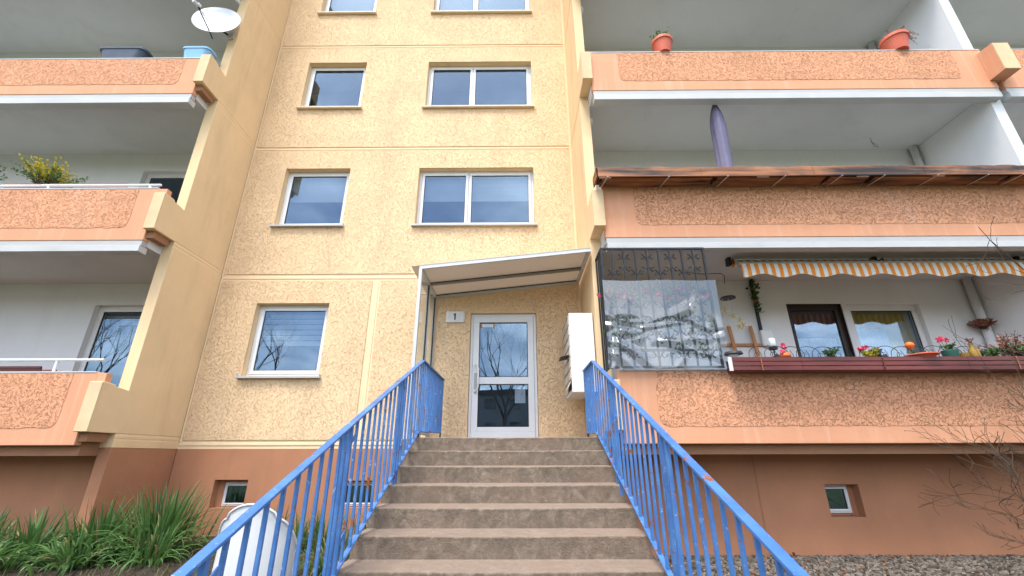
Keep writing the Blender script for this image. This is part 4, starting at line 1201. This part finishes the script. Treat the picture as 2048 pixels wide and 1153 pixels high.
for dx, z in ((-.09, 3.66), (.02, 3.57), (.12, 3.50), (.10, 3.39), (.16, 3.42)):
    g = B()
    for k in range(5):
        a_ = 2*math.pi*k/5+z*9; g.bar((3.44+dx, -.55, z), (3.44+dx+.055*math.cos(a_), -.55, z+.055*math.sin(a_)), .012, .012)
    g.build('brass_figure', 'gold', wc)
wr = T('wooden_rack', 'pine rack with two upright slats on the balcony wall', 'rack', (3.7, -0.03, 3.2))
B().box(3.36, 4.17, -.05, -.012, 3.20, 3.245).build('rail', 'pine', wr, bevel=.003)
for x in (3.62, 3.98):
    B().bar((x+.03, -.07, 3.02), (x-.01, -.07, 3.54), .055, .025, (0, 1, 0)).build('upright', 'pine', wr, bevel=.003)
pv = T('cable_duct', 'black cable duct wound with artificial ivy on the balcony wall', 'duct', (4.17, -0.03, 3.5))
B().bar((4.16, -.03, 3.47), (4.16, -.03, 4.38), .045, .03, (0, 1, 0)).build('duct', 'dark_plastic', pv)
lb = B(); lb2 = B()
for i in range(150):
    z = rnd.uniform(3.78, 4.36); (lb2 if (3.9 < z < 4.0 and rnd.random() < .5) else lb).leaf((4.16+rnd.gauss(0, .03), -.06+rnd.uniform(-.03, .01), z), (rnd.uniform(-1, 1), rnd.uniform(-.8, 0), rnd.uniform(-1, 1)), rnd.uniform(.04, .08), .045)
lb.build('ivy_leaves', 'green_leaf', pv); lb2.build('ivy_berries', 'dry_leaf', pv)
ub = T('socket_box', 'white utility box at the foot of the black cable duct', 'utility box', (4.2, -0.02, 3.3))
box('housing', 'white', ub, 4.12, 4.31, -.09, -.012, 3.20, 3.465, .008); box('cover', 'white', ub, 4.14, 4.29, -.097, -.089, 3.22, 3.44, .004)
gl = T('garden_torch', 'garden torch with a glass head standing behind the maroon trough', 'garden light', (4.0, -1.3, 2.0))
B().tube([(3.51, -1.35, 2.55), (3.51, -1.35, 2.86)], .009, 8).build('stake', 'dark_plastic', gl)
B().lathe([(.01, 0), (.05, .01), (.055, .04), (.03, .05)], (3.51, -1.35, 2.83), 14).build('cup', 'dark_plastic', gl)
B().lathe([(.035, 0), (.045, .02), (.045, .10), (.035, .12), (.005, .125)], (3.51, -1.35, 2.875), 14).build('glass_head', 'dish', gl, smooth=True)
sl_ = T('solar_lantern', 'dark capped solar lantern at the left end of the maroon trough', 'lantern', (2.95, -1.6, 2.6))
B().lathe([(.02, 0), (.035, .0), (.04, .06), (.06, .09)], (2.80, -1.66, 2.612), 16).build('lens', 'dish', sl_)
B().lathe([(.06, .0), (.115, .005), (.10, .035), (.03, .05), (.005, .05)], (2.80, -1.66, 2.702), 18).build('cap', 'dark_plastic', sl_)
def flowers(label, c, n, mat, cat='flower', petal=.040):
    t = T('flower', label, cat, c)
    s_, p_ = B(), B()
    for i in range(n):
        q = Vector(c)+Vector((rnd.gauss(0, .035), rnd.gauss(0, .015), rnd.uniform(.10, .22)))
        s_.tube([c, q], .003, 4)
        for k in range(7): p_.leaf(q, (math.cos(k*.9), rnd.uniform(-.8, .2), math.sin(k*.9)), petal, .04)
    s_.build('stem', 'green_leaf', t); p_.build('petals', mat, t)
flowers('pink flower in the maroon trough beside the garden torch', (3.37, -1.70, 2.62), 3, 'pink')
flowers('bright pink flower in front of the balcony window', (4.43, -1.70, 2.64), 3, 'pink')
flowers('pink flower above the dark green pot in the trough', (5.48, -1.70, 2.68), 3, 'pink')
rp = T('garden_ornament', 'small red and grey ornament in the trough near the left end', 'ornament', (3.42, -1.68, 2.612))
B().lathe([(.02, 0), (.025, .05), (.07, .055), (.055, .10), (.01, .12)], (3.44, -1.68, 2.612), 16).build('cap', 'orange_ball', rp, smooth=True)
B().lathe([(.05, .0), (.045, .06), (.01, .09)], (3.37, -1.63, 2.63), 12).build('stone', 'dark_plastic', rp)
t = pot('clay_bowl', 'wide orange-red bowl planter in the trough below the window', 'bowl', (5.145, -1.70, 2.612), .09, .165, .075, 'terracotta')
sprigs(t, (5.145, -1.70, 2.67), 5, .05, .10, 'green_leaf', .03, .02)
ob = T('orange_ball', 'bright orange ball ornament on a stick in front of the window', 'ornament', (5.04, -1.70, 2.612))
B().tube([(5.04, -1.70, 2.61), (5.04, -1.70, 2.77)], .004, 6).build('stick', 'iron', ob)
B().lathe([(.002, -.045), (.03, -.035), (.048, -.012), (.05, .005), (.042, .026), (.02, .04), (.002, .043)], (5.04, -1.70, 2.81), 18).build('ball', 'orange_ball', ob, smooth=True)
cw = T('black_figurine', 'small black animal figurine among the flowers in the trough', 'figurine', (5.0, -1.69, 2.612))
g = B(); g.lathe([(.01, 0), (.035, .02), (.03, .09), (.045, .12), (.025, .16), (.005, .17)], (4.61, -1.69, 2.612), 14)
g.tube([(4.54, -1.69, 2.75), (4.61, -1.69, 2.73), (4.68, -1.69, 2.76)], [.012, .02, .010], 8); g.tube([(4.58, -1.69, 2.65), (4.71, -1.69, 2.68), (4.73, -1.69, 2.62)], [.022, .022, .01], 8)
g.build('body', 'dark_plastic', cw, smooth=True)
t = pot('green_pot', 'dark green glazed pot in the trough right of the window', 'pot', (5.53, -1.69, 2.612), .065, .09, .13, 'green_pot', rim=False)
sprigs(t, (5.53, -1.69, 2.73), 8, .09, .12, 'green_leaf', .04, .025)
t = pot('ochre_pot', 'low ochre pot beside the dark green pot', 'pot', (5.68, -1.69, 2.612), .05, .065, .09, 'yellow_pot', rim=False)
bt = T('ochre_bottle', 'ochre bottle-shaped vase in the trough right of the green pot', 'vase', (5.83, -1.69, 2.612))
B().lathe([(.05, 0), (.06, .02), (.055, .12), (.025, .17), (.02, .21), (.028, .22)], (5.83, -1.69, 2.612), 18).build('vase', 'yellow_pot', bt, smooth=True)
sprigs(bt, (5.83, -1.69, 2.82), 4, .08, .06, 'dry_leaf', .03, .02)
for cx, lab in ((4.0, 'low trailing plant in the trough in front of the dark door'), (4.53, 'yellow-green plant beside the black figurine'), (6.05, 'bushy green plant in the trough right of the ochre vase')):
    t = T('trough_plant', lab, 'plant', (cx, -1.69, 2.612)); sprigs(t, (cx, -1.69, 2.612), 16, .16, .14, 'yellow_leaf' if cx == 4.53 else 'green_leaf', .045, .025)
t = T('dried_plant', 'straggly dried plant at the right end of the trough', 'plant', (7.1, -1.69, 2.612))
sprigs(t, (6.35, -1.68, 2.612), 34, .38, .42, 'dry_leaf', .05, .03, 'twig', 8); sprigs(t, (6.5, -1.68, 2.612), 30, .22, .35, 'green_leaf', .05, .03, 'twig', 10, name='green_leaves')
t = T('dried_wreath', 'bunch of dried flowers fixed to the downpipe', 'dried flowers', (7.75, -0.2, 3.4))
sprigs(t, (7.74, -.18, 3.44), 34, .16, .20, 'dry_leaf', .07, .045, 'twig', 7)

# ------------------------------------------------------------------ ground: white tub, strap-leaved plants, gravel
def tub_shell():
    t = thing('plastic_tub', 'large white plastic shell with a scalloped rim standing left of the stairs', 'tub', (-2.17, -3.2, 0.1))
    b = B(); na, nz = 44, 18; cx, cy = -2.16, -2.98
    def top(f):       # height of the rim: a domed middle and two lower, rounded shoulders
        g = abs(math.cos(math.radians(-172+164*f)))/0.99
        if g < 0.60: return 1.135-0.075*(g/0.60)**2
        return 1.025-0.30*(1-math.sqrt(max(0.0, 1-((g-0.60)/0.41)**2)))
    def pt(i, j, off):
        f = i/na; ang = math.radians(-172+164*f); zf = j/nz
        zt = top(f); z = 0.05+(zt-0.05)*zf
        r_ = (0.300+0.026*math.sin(zf*math.pi*0.9)+0.022*max(0, (zf-0.93)/0.07))+off
        if 0.40 < zf < 0.44 or 0.52 < zf < 0.55: r_ += 0.008
        return (cx+r_*1.02*math.cos(ang), cy+r_*0.80*math.sin(ang), z)
    for s_, off in ((0, 0), (1, -0.012)):
        for j in range(nz+1):
            for i in range(na+1): b.v.append(pt(i, j, off))
    W = na+1; S = W*(nz+1)
    for j in range(nz):
        for i in range(na):
            q = (j*W+i, j*W+i+1, (j+1)*W+i+1, (j+1)*W+i)
            b.f.append(q); b.f.append(tuple(S+k for k in q[::-1]))
    for i in range(na): b.f.append((nz*W+i, nz*W+i+1, S+nz*W+i+1, S+nz*W+i))
    for j in range(nz):
        b.f.append((j*W, (j+1)*W, S+(j+1)*W, S+j*W)); b.f.append((j*W+na, (j+1)*W+na, S+(j+1)*W+na, S+j*W+na))
    b.build('shell', 'tub', t, smooth=True)
    rim = [pt(i, nz, 0.0) for i in range(na+1)]
    B().tube(rim, 0.010, 8).build('rim', 'tub', t, smooth=True)
    side = [pt(0, j, 0) for j in range(nz+1)]
    B().tube(side, 0.008, 8).build('rim', 'tub', t, smooth=True)
tub_shell()

def strap_leaf(b, base, az, lean, ln, w, droop):
    n = 8; p = Vector(base); el = math.radians(90-lean); pts = []
    for i in range(n+1):
        pts.append(p.copy()); f = i/n
        e = el-math.radians(droop)*f*f*1.3
        p = p+Vector((math.cos(az)*math.cos(e), math.sin(az)*math.cos(e), math.sin(e)))*(ln/n)
    sd_ = Vector((-math.sin(az), math.cos(az), 0)); k0 = len(b.v)
    for i, q in enumerate(pts):
        f = i/n; ww = w*(0.75+0.5*f if f < 0.4 else 0.95)*(1-max(0, (f-0.45)/0.55)**1.6)+0.0008
        d = (pts[min(i+1, n)]-pts[max(i-1, 0)]).normalized(); nn = sd_.cross(d)
        b.v += [tuple(q+sd_*ww/2+nn*ww*0.22), tuple(q), tuple(q-sd_*ww/2+nn*ww*0.22)]
    for i in range(n):
        for k in (0, 1):
            a_ = k0+i*3+k; b.f.append((a_, a_+1, a_+4, a_+3))
def clump(label, x, y, n, h, w=0.026, upright=0.4, spread=0.15, dry=0.05):
    z = float(ground_z(x, y))-0.02
    t = thing('strap_leaf_clump', label, 'plant', (x, y, z), 'strap-leaved clumps along the wall')
    g, d = B(), B()
    for i in range(n):
        az = rnd.uniform(0, 2*math.pi); r_ = abs(rnd.gauss(0, spread))
        upr = rnd.random() < upright
        lean = rnd.uniform(3, 20) if upr else rnd.uniform(18, 62)
        dr_ = rnd.uniform(0, 45) if upr else rnd.uniform(50, 125)
        strap_leaf(d if rnd.random() < dry else g, (x+r_*math.cos(az), y+r_*math.sin(az), z), az+rnd.gauss(0, .5), lean, h*rnd.uniform(.6, 1.08), w*rnd.uniform(.65, 1.2), dr_)
    g.build('leaves', 'strap', t); d.build('withered_leaves', 'strap_dry', t)
CL = [(-4.30, -1.20, 120, .80, .03, .55, 'tall clump of upright strap leaves under the left basement window'),
      (-4.90, -1.35, 130, .62, .03, .32, 'arching strap-leaf clump right of the brown side wall foot'),
      (-5.50, -1.55, 110, .56, .03, .30, 'strap-leaf clump in front of the brown side wall foot'),
      (-6.10, -1.60, 120, .52, .03, .26, 'strap-leaf clump left of the brown side wall foot'),
      (-6.70, -1.80, 110, .40, .03, .12, 'low spreading strap-leaf clump at the left edge'),
      (-4.70, -1.85, 100, .46, .028, .12, 'low arching clump in front of the upright leaves'),
      (-5.5, -2.05, 100, .44, .028, .10, 'low arching clump in the front row before the brown side wall'),
      (-6.1, -2.15, 100, .38, .028, .08, 'low arching clump in the front row near the left edge'),
      (-4.05, -1.65, 90, .50, .026, .3, 'small clump beside the white plastic tub')]
for x, y, n, h, w, u_, lab in CL: clump(lab, x, y, int(n*1.5), h*1.06, w*1.15, u_)
clump('grassy clump behind the left railing, beside the white tub', -3.0, -1.0, 150, .55, .018, .45, .16)
clump('grassy clump behind the left railing under the second basement window', -2.45, -0.9, 150, .52, .018, .45, .16)
clump('grassy clump against the side of the stairs', -1.75, -1.3, 150, .50, .018, .4, .16)
clump('low grassy clump near the foot of the left railing', -1.9, -2.0, 120, .42, .018, .3, .16)
# ragged grass and moss over the bed
b = B(); rs = np.random.RandomState(5)
for i in range(5200):
    x = rs.uniform(-7.6, -1.35); y = rs.uniform(-3.4, -0.15)
    z = float(ground_z(x, y)); a_ = rs.uniform(0, 6.28); h = rs.uniform(.03, .13)
    d = Vector((math.cos(a_)*.6, math.sin(a_)*.6, 1)); s_ = Vector((-math.sin(a_), math.cos(a_), 0))*.004
    p = Vector((x, y, z-.01)); m_ = p+d*h*.6; e_ = p+d*h+Vector((math.cos(a_), math.sin(a_), -.2))*h*.35
    b.add([p-s_, p+s_, m_+s_*.8, m_-s_*.8, e_], [(0, 1, 2, 3), (3, 2, 4)])
g = b.build('bed_grass', 'bed_grass'); tag(g, 'thin dry grass between the strap-leaved plants', 'grass'); g['kind'] = 'stuff'
# gravel right of the stairs
def chips():
    rs = np.random.RandomState(9); b = B()
    for i in range(9000):
        x = rs.uniform(1.0, 7.2); y = -0.93-abs(rs.uniform(0, 1))**1.1*2.2
        z = float(ground_z(x, y))
        L_, W_, H_ = rs.uniform(.012, .045), rs.uniform(.008, .02), rs.uniform(.006, .016)
        a_ = rs.uniform(0, 6.28); t_ = rs.uniform(-.35, .35)
        u = Vector((math.cos(a_), math.sin(a_), t_))*L_; v = Vector((-math.sin(a_), math.cos(a_), 0))*W_; w = Vector((0, 0, H_))
        c_ = Vector((x, y, z+.008))
        b.add([c_-u-v*.4-w, c_+u*.6-v-w, c_+u+v*.5-w, c_-u*.5+v-w, c_-u*.7-v*.3+w, c_+u*.5-v*.7+w, c_+u*.7+v*.4+w, c_-u*.4+v*.6+w],
              [(0, 3, 2, 1), (4, 5, 6, 7), (0, 1, 5, 4), (1, 2, 6, 5), (2, 3, 7, 6), (3, 0, 4, 7)])
    g = b.build('gravel', 'stone'); tag(g, 'grey-brown gravel strip along the right plinth', 'gravel'); g['kind'] = 'stuff'
    l_ = B()
    for i in range(60):
        x = rnd.uniform(1.2, 6.5); y = rnd.uniform(-2.2, -.98)
        l_.leaf((x, y, float(ground_z(x, y))+.03), (rnd.uniform(-1, 1), rnd.uniform(-1, 1), rnd.uniform(-.1, .3)), rnd.uniform(.03, .07), .035)
    g = l_.build('leaf_litter', 'litter'); tag(g, 'scattered red and yellow fallen leaves on the gravel', 'leaves'); g['kind'] = 'stuff'
chips()

# ------------------------------------------------------------------ trees and shrub
def branch(b, p, d, r, ln, depth, rr, up=0.15, kids=(2, 3), twist=0.55, n=5, buds=None, rmin=0.0):
    pts = [p]; rs_ = [r]; q = p.copy(); dd = d.normalized(); steps = 4
    for i in range(steps):
        dd = (dd+Vector((rr.gauss(0, .16), rr.gauss(0, .16), rr.gauss(0, .12)+up*.18))).normalized()
        q = q+dd*ln/steps; pts.append(q.copy()); rs_.append(max(rmin, r*(1-0.45*(i+1)/steps)))
    b.tube(pts, rs_, n if depth > 1 else 3, cap=False)
    if depth <= 0:
        if buds is not None:
            if rr.random() < 0.5: buds.leaf(pts[4], (rr.uniform(-1, 1), rr.uniform(-1, 1), rr.uniform(-1, 1)), .016, .010)
        return
    for k in range(rr.choice(kids)):
        j = rr.choice((2, 3, 4)) if k else 4
        nd = (dd+Vector((rr.uniform(-1, 1), rr.uniform(-1, 1), rr.uniform(-.5, .9)+up))*twist).normalized()
        branch(b, pts[j], nd, rs_[j]*rr.uniform(.6, .8), ln*rr.uniform(.62, .86), depth-1, rr, up, kids, twist, n, buds, rmin)
def bare_tree(x, y, h, seed, label, depth=7, kids=(2, 3, 3), lean=0.0):
    rr = random.Random(seed); z = float(ground_z(x, y))
    t = thing('bare_tree', label, 'tree', (x, y, z), 'bare trees across the lawn')
    tr = B(); top = Vector((x+lean, y, z+h*.27))
    tr.tube([(x, y, z-.2), (x+lean*.4, y, z+h*.1), top], [h*.015, h*.013, h*.011], 9)
    tr.build('trunk', 'bark', t, smooth=True)
    cr = B()
    for k in range(4):
        a_ = 2*math.pi*k/4+rr.uniform(-.4, .4)
        branch(cr, top-Vector((0, 0, .1)), Vector((math.cos(a_)*.38, math.sin(a_)*.38, 1)), h*.0075, h*.225, depth-1, rr, .25, kids, .6)
    cr.build('crown', 'bark', t)
bare_tree(-0.9, -33, 17.0, 1, 'bare tree opposite the entrance, seen mirrored in the door')
bare_tree(-16.5, -21, 14.0, 2, 'bare tree across the lawn, mirrored in the ground floor window')
bare_tree(-13.0, -26, 14, 3, 'second bare tree mirrored at the right of the ground floor window')
bare_tree(-19.0, -11.0, 10.0, 4, 'spreading bare tree mirrored in the left balcony door', 6, (3, 3, 3))
bare_tree(13.0, -22, 11.0, 5, 'bare tree mirrored in the right balcony window')
bare_tree(4.5, -36, 11.0, 6, 'farther bare tree beside the opposite house')
bare_tree(-24.0, -24.0, 12.0, 8, 'bare tree at the far left across the lawn')

rr = random.Random(21)
shr = thing('bare_shrub', 'bare twiggy shrub reaching in from the right edge in front of the plinth', 'shrub', (5.35, -2.5, 0.15))
sb, bd = B(), B()
for (bx, by, d, ln, r_) in [(5.15, -2.5, (-.22, .05, 1), .95, .016), (5.25, -2.45, (.05, -.1, 1), 1.05, .017), (5.10, -2.55, (-.30, .1, 1.0), .85, .015), (5.05, -2.6, (-.34, 0, .95), .8, .013), (5.3, -2.5, (.2, .1, 1), 1.1, .016),
                            (5.2, -2.4, (-.10, .2, 1), 1.1, .016), (5.15, -2.5, (-.3, -.1, 1.0), .95, .015), (5.3, -2.6, (.1, -.2, 1), 1.0, .015), (5.1, -2.5, (-.28, -.2, 1.0), .8, .013), (5.2, -2.35, (-.25, .25, 1), 1.0, .015)]:
    branch(sb, Vector((bx+.72, by, .12)), Vector(d), r_*.8, ln*.80, 5, rr, .05, (2, 2, 3), .85, 5, bd, .0026)
stem = [Vector(q) for q in ((5.98, -2.4, .1), (6.08, -2.42, 1.2), (6.18, -2.4, 2.4), (6.16, -2.4, 3.35), (5.93, -2.4, 3.75), (5.80, -2.4, 3.95), (5.73, -2.4, 4.13))]
sb.tube(stem, [.014, .012, .010, .007, .005, .004, .003], 5)
for k, (i, d) in enumerate(((4, (-.5, 0, .25)), (3, (-.8, .1, .15)), (3, (-.5, -.2, .5)), (2, (-.7, .1, .4)), (2, (-.6, -.1, .1)), (5, (-.3, .1, -.5)), (3, (-.6, 0, -.3)))):
    branch(sb, stem[i], Vector(d), .005, .30, 2, rr, .0, (1, 2), .7, 4, bd, .0026)
sb.build('branches', 'twig', shr); bd.build('buds', 'twig', shr)['kind'] = 'stuff'

# ------------------------------------------------------------------ houses across the lawn (seen in the glass)
def far_block(label, x0, x1, y, h, mat, storeys):
    t = thing('opposite_building', label, 'building', ((x0+x1)/2, y, 0), 'houses across the lawn')
    holes = []; n = int((x1-x0)/3.2)
    for s in range(storeys):
        for i in range(n):
            wx = x0+1.2+i*3.2; holes.append((wx, wx+1.5, 1.6+s*2.8, 2.95+s*2.8))
    box('wall', mat, t, x0, x1, y-9, y, -.3, h)
    box('roof', 'roof', t, x0-.4, x1+.4, y-9.3, y+.35, h, h+.7)
    proto = None
    for (a_, c_, z0, z1) in holes:
        if proto is None:
            w = frame_rect(B(), -.75, .75, -.675, .675, .07, -.02, .05); proto = w.build('window', 'far_grey', t).data
            g_ = B().box(-.68, .68, -.01, .02, -.605, .605); gm = g_.build('pane', 'glass', t).data
            for ch in list(t.children):
                if ch.data in (proto, gm): bpy.data.objects.remove(ch)
        for nm, me in (('window', proto), ('pane', gm)):
            o = bpy.data.objects.new(nm, me); COL.objects.link(o)
            if nm == 'window': o.parent = t; o.location = ((a_+c_)/2-t.location.x, .02, (z0+z1)/2); wo = o
            else: o.parent = wo; o.location = (0, 0, 0)
    return t
far_block('grey flat-roofed house across the lawn, mirrored at the left of the door', -34, 4, -52, 9.0, 'far_grey', 3)
far_block('yellow flat-roofed house across the lawn, mirrored at the right of the door', 4.6, 40, -55, 9.2, 'far_wall', 3)
